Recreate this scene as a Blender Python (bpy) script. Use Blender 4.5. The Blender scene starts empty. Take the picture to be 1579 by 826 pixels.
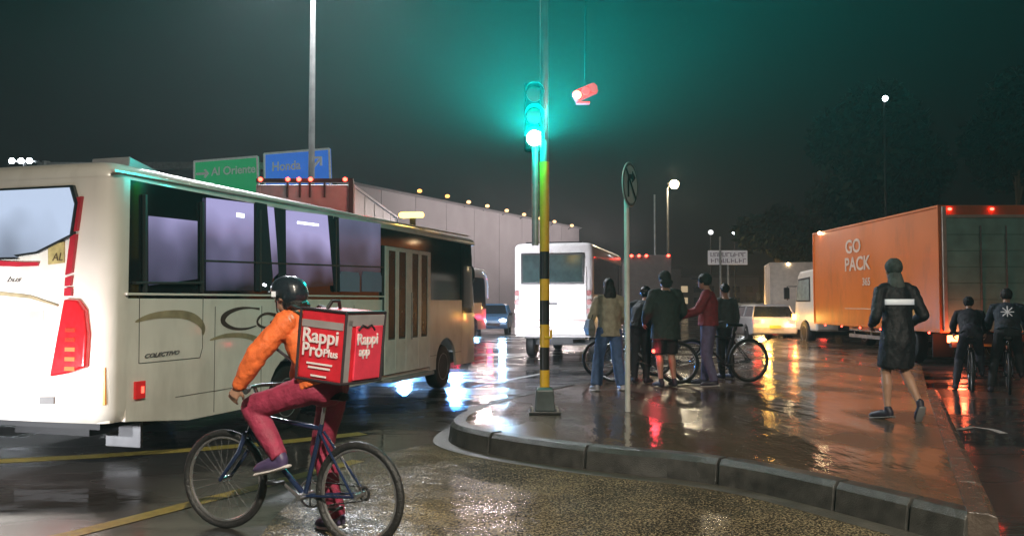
import bpy, bmesh, math, random
from mathutils import Vector, Matrix, noise
sc = bpy.context.scene
COL = sc.collection
R = math.radians
PI = math.pi
random.seed(7)

# ------------------------------------------------------------------ camera
FPX = 1300.0
PITCH = 2.29
cd = bpy.data.cameras.new('camera')
cam = bpy.data.objects.new('camera', cd); COL.objects.link(cam)
cam.location = (0, 0, 1.55)
cam.rotation_euler = (R(90 + PITCH), 0, 0)
cd.sensor_width = 36.0
cd.lens = FPX / 1579 * 36.0
cd.clip_end = 2000
sc.camera = cam

# ------------------------------------------------------------------ world, sun, exposure
w = bpy.data.worlds.new('World'); sc.world = w; w.use_nodes = True
nt = w.node_tree; bg = nt.nodes['Background']
sky = nt.nodes.new('ShaderNodeTexSky'); sky.sky_type = 'NISHITA'; sky.sun_disc = False
sky.sun_elevation = R(28); sky.sun_rotation = R(150); sky.dust_density = 4
hs = nt.nodes.new('ShaderNodeHueSaturation'); hs.inputs['Saturation'].default_value = 0.25
nt.links.new(sky.outputs[0], hs.inputs['Color']); nt.links.new(hs.outputs[0], bg.inputs[0])
bg.inputs[1].default_value = 0.0004
sd = bpy.data.lights.new('city_glow_sun', 'SUN'); sd.energy = 0.14; sd.angle = R(25); sd.color = (1.0, .86, .68)
so = bpy.data.objects.new('city_glow_sun', sd); COL.objects.link(so)
so.rotation_euler = (R(62), 0, R(30))
sc.view_settings.view_transform = 'Standard'; sc.view_settings.look = 'None'
sc.view_settings.exposure = 0; sc.view_settings.gamma = 1
sc.cycles.use_denoising = True
sc.cycles.max_bounces = 6
sc.cycles.volume_bounces = 0
sc.cycles.caustics_reflective = False; sc.cycles.caustics_refractive = False
sc.cycles.sample_clamp_indirect = 4.0
sc.cycles.use_light_tree = True

def ray(px, py):
    c = (px - 789.5) / FPX; d = (413 - py) / FPX
    p = R(PITCH)
    return Vector((c, math.cos(p) - d * math.sin(p), math.sin(p) + d * math.cos(p)))
def at(px, py, Y):
    r = ray(px, py); k = Y / r.y
    return Vector((r.x * k, Y, 1.55 + r.z * k))
def gp(px, py, z=0.0):
    r = ray(px, py); k = (z - 1.55) / r.z
    return Vector((r.x * k, r.y * k, z))

# ------------------------------------------------------------------ materials
MATS = {}
def mat(name, col, rough=.5, metal=0.0, var=.12, vscale=6, emit=None, es=0, bump=0, bscale=60, coat=0, alpha=None, trans=0, spec=.5):
    if name in MATS: return MATS[name]
    m = bpy.data.materials.new(name); m.use_nodes = True; n = m.node_tree; b = n.nodes['Principled BSDF']
    b.inputs['Roughness'].default_value = rough; b.inputs['Metallic'].default_value = metal
    b.inputs['Specular IOR Level'].default_value = spec
    tc = n.nodes.new('ShaderNodeTexCoord')
    if var > 0:
        nz = n.nodes.new('ShaderNodeTexNoise'); nz.inputs['Scale'].default_value = vscale; nz.inputs['Detail'].default_value = 5
        n.links.new(tc.outputs['Object'], nz.inputs['Vector'])
        cr = n.nodes.new('ShaderNodeValToRGB')
        cr.color_ramp.elements[0].position = .3; cr.color_ramp.elements[1].position = .7
        cr.color_ramp.elements[0].color = (*[c * (1 - var) for c in col], 1)
        cr.color_ramp.elements[1].color = (*[min(1, c * (1 + var)) for c in col], 1)
        n.links.new(nz.outputs['Fac'], cr.inputs['Fac']); n.links.new(cr.outputs[0], b.inputs['Base Color'])
        mr = n.nodes.new('ShaderNodeMapRange'); mr.inputs['To Min'].default_value = max(.02, rough * .75); mr.inputs['To Max'].default_value = min(1, rough * 1.3)
        n.links.new(nz.outputs['Fac'], mr.inputs['Value']); n.links.new(mr.outputs[0], b.inputs['Roughness'])
    else:
        b.inputs['Base Color'].default_value = (*col, 1)
    if emit:
        b.inputs['Emission Color'].default_value = (*emit, 1); b.inputs['Emission Strength'].default_value = es
    if bump:
        bn = n.nodes.new('ShaderNodeTexNoise'); bn.inputs['Scale'].default_value = bscale; bn.inputs['Detail'].default_value = 4
        n.links.new(tc.outputs['Object'], bn.inputs['Vector'])
        bp = n.nodes.new('ShaderNodeBump'); bp.inputs['Strength'].default_value = bump; bp.inputs['Distance'].default_value = .02
        n.links.new(bn.outputs['Fac'], bp.inputs['Height']); n.links.new(bp.outputs[0], b.inputs['Normal'])
    if coat: b.inputs['Coat Weight'].default_value = coat; b.inputs['Coat Roughness'].default_value = .08
    if trans: b.inputs['Transmission Weight'].default_value = trans
    m['base'] = list(col)
    MATS[name] = m
    return m

def wet(name, c1, c2, rmin, rmax, pud_scale, bump_f, fscale, bump_c, cscale, dist=.01, stretch=None, stw=.6, fw=.55, pmin=.06, pmax=1):
    """wet ground: film of water, rough where it is thin, smooth where it pools"""
    m = bpy.data.materials.new(name); m.use_nodes = True; n = m.node_tree; b = n.nodes['Principled BSDF']; L = n.links.new
    tc = n.nodes.new('ShaderNodeTexCoord')
    def nz(scale, det=4, rough=.5):
        x = n.nodes.new('ShaderNodeTexNoise'); x.inputs['Scale'].default_value = scale; x.inputs['Detail'].default_value = det
        x.inputs['Roughness'].default_value = rough
        if stretch and scale < 10:
            mp = n.nodes.new('ShaderNodeMapping'); mp.inputs['Scale'].default_value = stretch; mp.inputs['Rotation'].default_value = (0, 0, R(-18))
            L(tc.outputs['Object'], mp.inputs['Vector']); L(mp.outputs[0], x.inputs['Vector'])
        else: L(tc.outputs['Object'], x.inputs['Vector'])
        return x
    p = nz(pud_scale, 3)
    pr = n.nodes.new('ShaderNodeValToRGB'); pr.color_ramp.elements[0].position = .42; pr.color_ramp.elements[1].position = .58
    L(p.outputs['Fac'], pr.inputs['Fac'])
    mr = n.nodes.new('ShaderNodeMapRange'); mr.inputs['To Min'].default_value = rmin; mr.inputs['To Max'].default_value = rmax
    L(pr.outputs[0], mr.inputs['Value']); L(mr.outputs[0], b.inputs['Roughness'])
    f = nz(fscale, 3, .7); c = nz(cscale, 4)
    mx = n.nodes.new('ShaderNodeMix'); mx.data_type = 'RGBA'
    mx.inputs['A'].default_value = (*c1, 1); mx.inputs['B'].default_value = (*c2, 1)
    st = nz(1.1, 6, .65)
    ms = n.nodes.new('ShaderNodeMath'); ms.operation = 'MULTIPLY_ADD'; ms.inputs[1].default_value = fw; ms.inputs[2].default_value = 0
    L(f.outputs['Fac'], ms.inputs[0])
    ma = n.nodes.new('ShaderNodeMath'); ma.operation = 'MULTIPLY_ADD'; ma.inputs[1].default_value = stw
    L(st.outputs['Fac'], ma.inputs[0]); L(ms.outputs[0], ma.inputs[2]); L(ma.outputs[0], mx.inputs['Factor'])
    L(mx.outputs['Result'], b.inputs['Base Color'])
    mm = n.nodes.new('ShaderNodeMath'); mm.operation = 'MULTIPLY'
    pm = n.nodes.new('ShaderNodeMapRange'); pm.inputs['To Min'].default_value = pmin; pm.inputs['To Max'].default_value = pmax
    L(pr.outputs[0], pm.inputs['Value']); L(f.outputs['Fac'], mm.inputs[0]); L(pm.outputs[0], mm.inputs[1])
    b1 = n.nodes.new('ShaderNodeBump'); b1.inputs['Strength'].default_value = bump_f; b1.inputs['Distance'].default_value = dist * .5
    L(mm.outputs[0], b1.inputs['Height'])
    b2 = n.nodes.new('ShaderNodeBump'); b2.inputs['Strength'].default_value = bump_c; b2.inputs['Distance'].default_value = dist * 3
    L(c.outputs['Fac'], b2.inputs['Height']); L(b1.outputs[0], b2.inputs['Normal']); L(b2.outputs[0], b.inputs['Normal'])
    b.inputs['Specular IOR Level'].default_value = .55
    b.inputs['Coat Weight'].default_value = .35; b.inputs['Coat Roughness'].default_value = .06; b.inputs['Coat IOR'].default_value = 1.33
    L(b2.outputs[0], b.inputs['Coat Normal'])
    return m

def glow(name, col, s):
    return mat(name, (.002, .002, .002), .6, var=0, emit=col, es=s, spec=.05)

ASPHALT = wet('wet_asphalt', (.018, .018, .019), (.055, .052, .048), .07, .34, .6, .35, 75, .20, 2.4, .012, (.7, 1.3, 1))
APRON = wet('grainy_apron', (.020, .015, .009), (.25, .195, .11), .17, .24, .9, .8, 55, .15, 3.0, .05, stw=.22, fw=.95, pmin=.08, pmax=.16)
_n = APRON.node_tree; _m = [x for x in _n.nodes if x.type == 'MIX'][0]; _l = _m.inputs['Factor'].links[0].from_socket
_b = _n.nodes['Principled BSDF']; _b.inputs['Specular IOR Level'].default_value = .28; _b.inputs['Coat Weight'].default_value = .12
_r = _n.nodes.new('ShaderNodeValToRGB'); _r.color_ramp.elements[0].position = .56; _r.color_ramp.elements[0].color = (.0, .0, .0, 1); _r.color_ramp.elements[1].position = .66
_n.links.new(_l, _r.inputs[0]); _n.links.new(_r.outputs[0], _m.inputs['Factor'])
PAVE = wet('wet_pavement', (.045, .030, .018), (.12, .08, .05), .10, .30, .7, .4, 60, .22, 3.4, .012, (1.6, .7, 1))
KERB = mat('kerb_concrete', (.042, .042, .038), .36, var=.45, vscale=9, bump=.45, bscale=110)
KERB2 = mat('kerb_top', (.075, .06, .048), .25, var=.3, vscale=9, bump=.35, bscale=60)
YPAINT = mat('road_yellow', (.27, .21, .045), .32, var=.35, vscale=18, bump=.3, bscale=120)
WPAINT = mat('road_white', (.45, .43, .40), .35, var=.35, vscale=18, bump=.3, bscale=120)
CREAM = mat('bus_cream', (.74, .70, .63), .30, var=.06, vscale=2.5, coat=.4)
def grime(m, col=(.20, .17, .13), amt=.35, zmax=1.3):
    n = m.node_tree; b = n.nodes['Principled BSDF']; src = b.inputs['Base Color'].links[0].from_socket; L = n.links.new
    tc = n.nodes['Texture Coordinate']; mp = n.nodes.new('ShaderNodeMapping'); mp.inputs['Scale'].default_value = (1.1, 1.1, .35); L(tc.outputs['Object'], mp.inputs[0])
    nz = n.nodes.new('ShaderNodeTexNoise'); nz.inputs['Scale'].default_value = 2.2; nz.inputs['Detail'].default_value = 7; nz.inputs['Roughness'].default_value = .65; L(mp.outputs[0], nz.inputs['Vector'])
    sp = n.nodes.new('ShaderNodeSeparateXYZ'); L(tc.outputs['Object'], sp.inputs[0])
    mr = n.nodes.new('ShaderNodeMapRange'); mr.inputs['From Min'].default_value = .3; mr.inputs['From Max'].default_value = zmax; mr.inputs['To Min'].default_value = .22; mr.inputs['To Max'].default_value = 0; L(sp.outputs['Z'], mr.inputs['Value'])
    ad = n.nodes.new('ShaderNodeMath'); L(nz.outputs['Fac'], ad.inputs[0]); L(mr.outputs[0], ad.inputs[1])
    cr = n.nodes.new('ShaderNodeValToRGB'); cr.color_ramp.elements[0].position = .5; cr.color_ramp.elements[0].color = (0, 0, 0, 1); cr.color_ramp.elements[1].position = .8; cr.color_ramp.elements[1].color = (amt, amt, amt, 1)
    L(ad.outputs[0], cr.inputs[0])
    mx = n.nodes.new('ShaderNodeMix'); mx.data_type = 'RGBA'; L(cr.outputs[0], mx.inputs['Factor']); L(src, mx.inputs['A']); mx.inputs['B'].default_value = (*col, 1)
    L(mx.outputs['Result'], b.inputs['Base Color']); return m
grime(CREAM)
WHITEP = mat('white_paint', (.66, .64, .62), .28, var=.07, vscale=3, coat=.4)
BLACKG = mat('black_glass', (.008, .009, .010), .07, var=.1, spec=.7)
GREYG = mat('grey_glass', (.02, .024, .028), .06, var=.1, spec=.8)
RUBBER = mat('rubber', (.012, .012, .012), .55, var=.3, vscale=20, bump=.2, bscale=40)
BLACKP = mat('black_plastic', (.015, .015, .016), .35, var=.2, vscale=10)
UNDER = mat('underbody', (.018, .018, .02), .6, var=.3)
STEEL = mat('galvanised_steel', (.38, .38, .37), .38, .6, var=.2, vscale=8)
RIMM = mat('rim_metal', (.42, .42, .42), .3, .9, var=.1)
REDGL = mat('red_lens', (.38, .012, .02), .15, var=.15, vscale=20, coat=.6, emit=(1, .03, .02), es=.25)
REDON = glow('red_lamp_on', (1, .05, .03), 14)
REDSTR = mat('red_stripe', (.40, .02, .035), .3, var=.1)
AMBON = glow('amber_lamp_on', (1, .45, .06), 16)
WARMON = glow('warm_lamp_on', (1, .75, .42), 45)
WHITEON = glow('white_lamp_on', (.85, .93, 1), 40)
SKIN = mat('skin', (.42, .24, .16), .5, var=.1, vscale=12)
DARKHAIR = mat('dark_hair', (.012, .010, .009), .45, var=.3, vscale=60, bump=.6, bscale=90)

# ------------------------------------------------------------------ mesh helpers
TMP = bpy.data.scenes.new('bake')
def evalmesh(o):
    TMP.collection.objects.link(o); vl = TMP.view_layers[0]; vl.update()
    return bpy.data.meshes.new_from_object(o.evaluated_get(vl.depsgraph))
def setp(o, label=None, cat=None, group=None, kind=None):
    if label: o['label'] = label
    if cat: o['category'] = cat
    if group: o['group'] = group
    if kind: o['kind'] = kind
    return o
def thing(name, label, cat, loc=(0, 0, 0), yaw=0, group=None):
    o = bpy.data.objects.new(name, None); COL.objects.link(o); o.empty_display_size = .2
    o.location = loc; o.rotation_euler = (0, 0, yaw)
    return setp(o, label, cat, group)

class G:
    def __init__(s): s.v = []; s.f = []; s.m = []
    def add(s, vs, fs, mi=0):
        k = len(s.v); s.v += [tuple(v) for v in vs]; s.f += [tuple(i + k for i in f) for f in fs]; s.m += [mi] * len(fs); return s
    def box(s, c, d, rot=None, mi=0):
        vs = [Vector((x * d[0] / 2, y * d[1] / 2, z * d[2] / 2)) for z in (-1, 1) for y in (-1, 1) for x in (-1, 1)]
        if rot is not None: vs = [rot @ v for v in vs]
        c = Vector(c)
        return s.add([v + c for v in vs], [(0, 2, 3, 1), (4, 5, 7, 6), (0, 1, 5, 4), (2, 6, 7, 3), (0, 4, 6, 2), (1, 3, 7, 5)], mi)
    def prism(s, poly, ax, a, b, mi=0):
        n = len(poly)
        def P(p, t): return (p[0], t, p[1]) if ax == 'y' else ((t, p[0], p[1]) if ax == 'x' else (p[0], p[1], t))
        vs = [P(p, a) for p in poly] + [P(p, b) for p in poly]
        fs = [tuple(range(n)), tuple(range(2 * n - 1, n - 1, -1))] + [(i, i + n, (i + 1) % n + n, (i + 1) % n) for i in range(n)]
        return s.add(vs, fs, mi)
    def rings(s, rs, closed=True, cap=(True, True), mi=0):
        n = len(rs[0]); vs = [p for r in rs for p in r]; fs = []
        for i in range(len(rs) - 1):
            for j in range(n if closed else n - 1):
                k = (j + 1) % n
                fs.append((i * n + j, i * n + k, (i + 1) * n + k, (i + 1) * n + j))
        if cap[0]: fs.append(tuple(range(n - 1, -1, -1)))
        if cap[1]: fs.append(tuple(range((len(rs) - 1) * n, len(rs) * n)))
        return s.add(vs, fs, mi)
    def tube(s, pts, rad, n=10, ref=None, round_ends=False, mi=0):
        """tube through pts; rad: number or (a along ref side, b) per point"""
        pts = [Vector(p) for p in pts]
        if not isinstance(rad, (list,)): rad = [rad] * len(pts)
        rad = [(r, r) if not isinstance(r, tuple) else r for r in rad]
        rs = []; prev = None
        for i, p in enumerate(pts):
            t = (pts[min(i + 1, len(pts) - 1)] - pts[max(i - 1, 0)]).normalized()
            if prev is None:
                a = Vector(ref) if ref is not None else (Vector((1, 0, 0)) if abs(t.x) < .8 else Vector((0, 1, 0)))
            else: a = prev
            a = (a - t * a.dot(t)).normalized(); b = t.cross(a); prev = a
            rs.append((p, a, b, t, rad[i]))
        R_ = []
        def ring(p, a, b, ra, rb): R_.append([p + a * (math.cos(2 * PI * j / n) * ra) + b * (math.sin(2 * PI * j / n) * rb) for j in range(n)])
        if round_ends:
            p, a, b, t, (ra, rb) = rs[0]; m = min(ra, rb)
            for q in (.05, .3, .6, .85):
                k = math.sin(q * PI / 2); ring(p - t * (m * math.cos(q * PI / 2)), a, b, ra * k, rb * k)
        for p, a, b, t, (ra, rb) in rs: ring(p, a, b, ra, rb)
        if round_ends:
            p, a, b, t, (ra, rb) = rs[-1]; m = min(ra, rb)
            for q in (.85, .6, .3, .05):
                k = math.sin(q * PI / 2); ring(p + t * (m * math.cos(q * PI / 2)), a, b, ra * k, rb * k)
        return s.rings(R_, mi=mi)
    def ell(s, c, r, rot=None, n=14, m=9, mi=0):
        c = Vector(c); rs = []
        for i in range(1, m):
            th = PI * i / m
            rg = []
            for j in range(n):
                v = Vector((r[0] * math.sin(th) * math.cos(2 * PI * j / n), r[1] * math.sin(th) * math.sin(2 * PI * j / n), -r[2] * math.cos(th)))
                if rot is not None: v = rot @ v
                rg.append(c + v)
            rs.append(rg)
        return s.rings(rs, mi=mi)
    def cyl(s, a, b, r, n=16, mi=0, r2=None): return s.tube([a, b], [r, r if r2 is None else r2], n, mi=mi)
    def torus(s, c, axis, Rr, r, n=40, k=8, mi=0, flat=1.0):
        axis = Vector(axis).normalized(); a = axis.orthogonal().normalized(); b = axis.cross(a); c = Vector(c); vs = []; fs = []
        for i in range(n):
            d = a * math.cos(2 * PI * i / n) + b * math.sin(2 * PI * i / n)
            for j in range(k):
                vs.append(c + d * (Rr + r * math.cos(2 * PI * j / k)) + axis * (r * flat * math.sin(2 * PI * j / k)))
        for i in range(n):
            for j in range(k):
                fs.append((i * k + j, ((i + 1) % n) * k + j, ((i + 1) % n) * k + (j + 1) % k, i * k + (j + 1) % k))
        return s.add(vs, fs, mi)
    def build(s, name, mats, parent=None, smooth=False, bevel=0, label=None, kind=None, xf=None, seg=2):
        me = bpy.data.meshes.new(name); vs = s.v if xf is None else [tuple(xf @ Vector(v)) for v in s.v]
        me.from_pydata(vs, [], s.f)
        if not isinstance(mats, (list, tuple)): mats = [mats]
        for m in mats: me.materials.append(m)
        for p, mi in zip(me.polygons, s.m): p.material_index = mi; p.use_smooth = smooth
        bm = bmesh.new(); bm.from_mesh(me); bmesh.ops.recalc_face_normals(bm, faces=bm.faces); bm.to_mesh(me); bm.free()
        o = bpy.data.objects.new(name, me); COL.objects.link(o)
        if parent: o.parent = parent
        if bevel:
            b = o.modifiers.new('b', 'BEVEL'); b.width = bevel; b.segments = seg; b.limit_method = 'ANGLE'; b.angle_limit = R(40)
        if smooth: me.set_sharp_from_angle(angle=R(42))
        if label: o['label'] = label
        if kind: o['kind'] = kind
        return o

def clone(root, loc, yaw, label, group=None, scale=None):
    def cp(o, par):
        c = o.copy(); COL.objects.link(c)
        if par: c.parent = par; c.matrix_parent_inverse = o.matrix_parent_inverse.copy()
        for ch in list(o.children): cp(ch, c)
        return c
    c = cp(root, None); c.location = loc; c.rotation_euler = (0, 0, yaw); c['label'] = label
    if group: c['group'] = group
    if scale: c.scale = scale
    return c

def lettering(s, size, org, right, up, m, parent, name='lettering', align='LEFT', bold=0, shear=0, xs=1.0, depth=.003, space=1.0):
    cu = bpy.data.curves.new('t', 'FONT'); cu.body = s; cu.size = size; cu.align_x = align; cu.offset = bold; cu.shear = shear
    cu.space_character = space; cu.extrude = depth; cu.resolution_u = 3; cu.space_line = .95
    t = bpy.data.objects.new('t', cu); me = evalmesh(t)
    bpy.data.objects.remove(t)
    right = Vector(right).normalized(); up = Vector(up).normalized(); nn = right.cross(up)
    M = Matrix(((right.x * xs, up.x, nn.x, org[0]), (right.y * xs, up.y, nn.y, org[1]), (right.z * xs, up.z, nn.z, org[2]), (0, 0, 0, 1)))
    me.transform(M); me.materials.clear(); me.materials.append(m)
    o = bpy.data.objects.new(name, me); COL.objects.link(o); o.parent = parent
    return o

def lamp(kind, energy, col, parent, loc, target=None, spot=120, blend=.6, size=.08, name='lamp_light'):
    l = bpy.data.lights.new(name, kind); l.energy = energy; l.color = col
    if kind == 'SPOT': l.spot_size = R(spot); l.spot_blend = blend
    if kind in ('SPOT', 'POINT'): l.shadow_soft_size = size
    o = bpy.data.objects.new(name, l); COL.objects.link(o); o.parent = parent; o.location = loc
    if target is not None:
        d = Vector(target) - Vector(loc); o.rotation_euler = d.to_track_quat('-Z', 'Y').to_euler()
    return o

# ------------------------------------------------------------------ ground
g = G(); g.add([(-200, -25, 0), (200, -25, 0), (200, 330, 0), (-200, 330, 0)], [(0, 1, 2, 3)])
setp(g.build('road', ASPHALT), kind='structure', label='wet black asphalt road with puddles')

ZI = .22
front = [gp(757, 668, ZI), gp(905, 688, ZI), gp(1110, 705, ZI), gp(1290, 742, ZI), gp(1492, 790, ZI)]
edge = [Vector((9.6, 31, ZI)), Vector((6.2, 23.5, ZI)), Vector((4.2, 19.2, ZI)), gp(1000, 572, ZI), gp(900, 587, ZI), gp(830, 600, ZI), gp(760, 616, ZI),
        gp(718, 630, ZI), gp(694, 644, ZI), gp(698, 655, ZI)] + front
def resample(pts, step):
    out = [pts[0].copy()]; acc = 0
    for a, b in zip(pts, pts[1:]):
        L = (b - a).length; t = step - acc
        while t <= L: out.append(a + (b - a) * (t / L)); t += step
        acc = (acc + L) % step
    out.append(pts[-1].copy()); return out
def smoothline(pts, it=3):
    for _ in range(it):
        q = [pts[0]]
        for a, b in zip(pts, pts[1:]): q += [a * .75 + b * .25, a * .25 + b * .75]
        q.append(pts[-1]); pts = q
    return pts
eline = smoothline(edge, 2)
rc = [gp(1430, 600, ZI), Vector((8.7, 18, ZI)), Vector((10.5, 24, ZI)), Vector((12, 31, ZI))]
KW = .17
def offset(line, d):
    out = []
    for i, p in enumerate(line):
        t = (line[min(i + 1, len(line) - 1)] - line[max(i - 1, 0)]).normalized()
        out.append(p + Vector((-t.y, t.x, 0)) * d)
    return out
inner = offset(eline, KW)
ri = sorted([(inner[-1].y, inner[-1].x + .05), (gp(1430, 600, ZI).y, gp(1430, 600, ZI).x), (18, 8.7), (24, 10.5), (31, 12)])
le = sorted((p.y, p.x) for p in inner)
def interp(tb, y):
    for (y0, x0), (y1, x1) in zip(tb, tb[1:]):
        if y0 <= y <= y1: return x0 + (x1 - x0) * (y - y0) / max(1e-6, y1 - y0)
    return tb[0][1] if y < tb[0][0] else tb[-1][1]
g = G(); rs = []
for y, x in le:
    if rs and y - rs[-1][0].y < .02: continue
    a = Vector((x, y, ZI - .006)); b = Vector((max(x + .03, interp(ri, y)), y, ZI - .006)); rs.append([a, b, b - Vector((0, 0, ZI)), a - Vector((0, 0, ZI))])
g.rings(rs)
pave = setp(g.build('pavement', PAVE), kind='structure', label='wet brown raised pavement island reflecting orange light')
# kerb stones, one by one
kerb = thing('kerb', 'curved kerb of concrete blocks edging the wet pavement island', 'kerb', (0, 0, 0)); kerb['kind'] = 'structure'; del kerb['category']
L_ = 0; cum = [0]
for a, b in zip(eline, eline[1:]): L_ += (b - a).length; cum.append(L_)
def on(s, line):
    for i in range(len(cum) - 1):
        if s <= cum[i + 1] or i == len(cum) - 2:
            t = (s - cum[i]) / (cum[i + 1] - cum[i]); return line[i].lerp(line[i + 1], t)
s0 = 0; si = 0
jt = []
for q in (gp(757, 668, ZI), gp(905, 688, ZI), gp(1110, 705, ZI), gp(1290, 742, ZI)):
    jt.append(min(range(400), key=lambda k: (on(L_ * k / 399, eline) - q).length) * L_ / 399)
cuts = []
s_ = jt[0]
while s_ > 0: cuts.append(s_); s_ -= .92
cuts = [0] + sorted(cuts) + jt[1:] + [L_ - .42, L_]
for a, b in zip(cuts, cuts[1:]):
    if b - a < .1: continue
    k = max(2, int((b - a) / .15)); rs = []
    dz = random.uniform(-.005, .005)
    for i in range(k + 1):
        s_ = a + .012 + (b - a - .024) * i / k
        po = on(s_, eline); pi = on(s_, inner); d = (pi - po).normalized()
        rs.append([po - d * .035 + Vector((0, 0, -ZI - .02)), po - d * .008 + Vector((0, 0, -.045 + dz)), po + d * .03 + Vector((0, 0, dz)), pi - d * .004 + Vector((0, 0, dz)), pi - d * .004 + Vector((0, 0, -ZI - .02))])
    G().rings(rs).build('kerb_stone', KERB, kerb, bevel=.006)
# right-hand edging strip
g = G()
p0, p1 = eline[-1] + Vector((.02, .0, 0)), gp(1430, 600, ZI)
kr = thing('kerb', 'straight low kerb along the right side of the pavement island', 'kerb'); kr['kind'] = 'structure'; del kr['category']
dd = (p1 - p0).normalized(); nn_ = Vector((dd.y, -dd.x, 0)); N = 8
for i in range(N):
    a = p0.lerp(p1, (i + .008) / N); b = p0.lerp(p1, (i + .992) / N); h = Vector((0, 0, -ZI - .01))
    G().rings([[q - nn_ * .02 + h, q - nn_ * .02 + Vector((0, 0, .004)), q + nn_ * .10 + Vector((0, 0, .004)), q + nn_ * .15 + Vector((0, 0, -.02)), q + nn_ * .17 + h] for q in (a, b)]).build('kerb_stone', KERB2, kr, bevel=.006)
# gutter apron under the kerb
gl = [Vector((p.x, p.y, 0)) for p in eline]
o1 = offset(gl, .05); o2 = offset(gl, -.20)
g = G(); g.rings([[a + Vector((0, 0, .002)), a + Vector((0, 0, .012)), b + Vector((0, 0, .006)), b + Vector((0, 0, .0))] for a, b in zip(o1, o2)])
setp(g.build('gutter', mat('gutter_concrete', (.07, .064, .052), .35, var=.3, vscale=5, bump=.4, bscale=50)), kind='structure', label='narrow concrete gutter along the kerb')
ap = [gp(*q) for q in ((660, 684), (560, 706), (480, 745), (420, 800), (380, 860), (800, 905), (1300, 905), (1500, 850), (1440, 812), (1290, 790), (1110, 757), (905, 721), (757, 706), (694, 692))]
g = G(); g.add([(p.x, p.y, .003) for p in ap], [tuple(range(len(ap)))])
setp(g.build('road_apron', APRON), kind='structure', label='grainy wet aggregate patch of road in front of the kerb nose')
# painted markings
def strip(name, pts, wd, m, label, z=.004):
    pts = [Vector((p[0], p[1], z)) for p in pts]; a = offset(pts, wd / 2); b = offset(pts, -wd / 2)
    g = G(); g.rings([[x, y] for x, y in zip(a, b)], closed=False, cap=(False, False))
    return setp(g.build(name, m), kind='structure', label=label)
strip('road_marking', [gp(-60, 714), gp(150, 703), gp(300, 693), gp(420, 683), gp(560, 668)], .24, YPAINT, 'yellow painted lane line beside the cream bus')
strip('road_marking', [(-4.0, 4.2), (-2.9, 5.75), (-2.2, 7.0), (-1.5, 8.3)], .16, YPAINT, 'worn yellow line under the delivery bicycle')
strip('road_marking', [gp(1400, 822), gp(1500, 826), gp(1620, 840)], .16, WPAINT, 'pale painted mark at the corner of the kerb')
for (a, b) in ((gp(700, 560), gp(900, 538)), (gp(730, 596), gp(840, 575))):
    strip('road_marking', [a, b], .14, WPAINT, 'thin white lane line on the wet road behind the pavement island')
strip('road_marking', [gp(1478, 662), gp(1500, 658), gp(1530, 662), gp(1548, 668)], .10, WPAINT, 'short pale curved mark right of the pavement island')

# ------------------------------------------------------------------ wheels and vehicles
def vwheel(parent, c, r, wd, axis=(0, 1, 0), rimm=None):
    """road wheel: tyre > rim, hub nuts"""
    axis = Vector(axis); c = Vector(c)
    rs = []
    a = axis.orthogonal().normalized(); b = axis.cross(a)
    def ring(off, rr): return [c + axis * off + (a * math.cos(2 * PI * j / 28) + b * math.sin(2 * PI * j / 28)) * rr for j in range(28)]
    prof = [(-wd / 2 + .01, r * .6), (-wd / 2, r * .85), (-wd * .42, r * .96), (-wd * .25, r), (wd * .25, r), (wd * .42, r * .96), (wd / 2, r * .85), (wd / 2 - .01, r * .6)]
    t = G().rings([ring(o, q) for o, q in prof]).build('wheel', RUBBER, parent, smooth=True)
    g = G()
    for sgn in (-1, 1):
        g.rings([ring(sgn * (wd / 2 - .012), r * .62), ring(sgn * (wd / 2 - .005), r * .58), ring(sgn * (wd / 2 - .06), r * .5), ring(sgn * (wd / 2 - .07), r * .25), ring(sgn * (wd / 2 - .02), r * .2), ring(sgn * (wd / 2 - .02), .01)], cap=(False, True))
    g.build('rim', rimm or STEEL, t, smooth=True)
    return t

def outline(L, W, r, bulge=.03, n=6):
    """closed plan outline of a coach body, starting at rear right, x along length, y across"""
    p = []
    def arc(cx, cy, a0, a1):
        for i in range(n + 1):
            a = a0 + (a1 - a0) * i / n; p.append((cx + r * math.cos(a), cy + r * math.sin(a)))
    arc(r, r, 1.5 * PI, PI); p.append((-bulge * .8, W * .3)); p.append((-bulge, W * .5)); p.append((-bulge * .8, W * .7)); arc(r, W - r, PI, .5 * PI)
    arc(L - r, W - r, .5 * PI, 0); p.append((L + bulge * 2, W * .5)); arc(L - r, r, 0, -.5 * PI)
    return p
def inset(pl, d, L, W):
    out = []
    for x, y in pl:
        cx, cy = L / 2, W / 2
        out.append((cx + (x - cx) * (1 - d / (L / 2)), cy + (y - cy) * (1 - d / (W / 2))))
    return out

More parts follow.
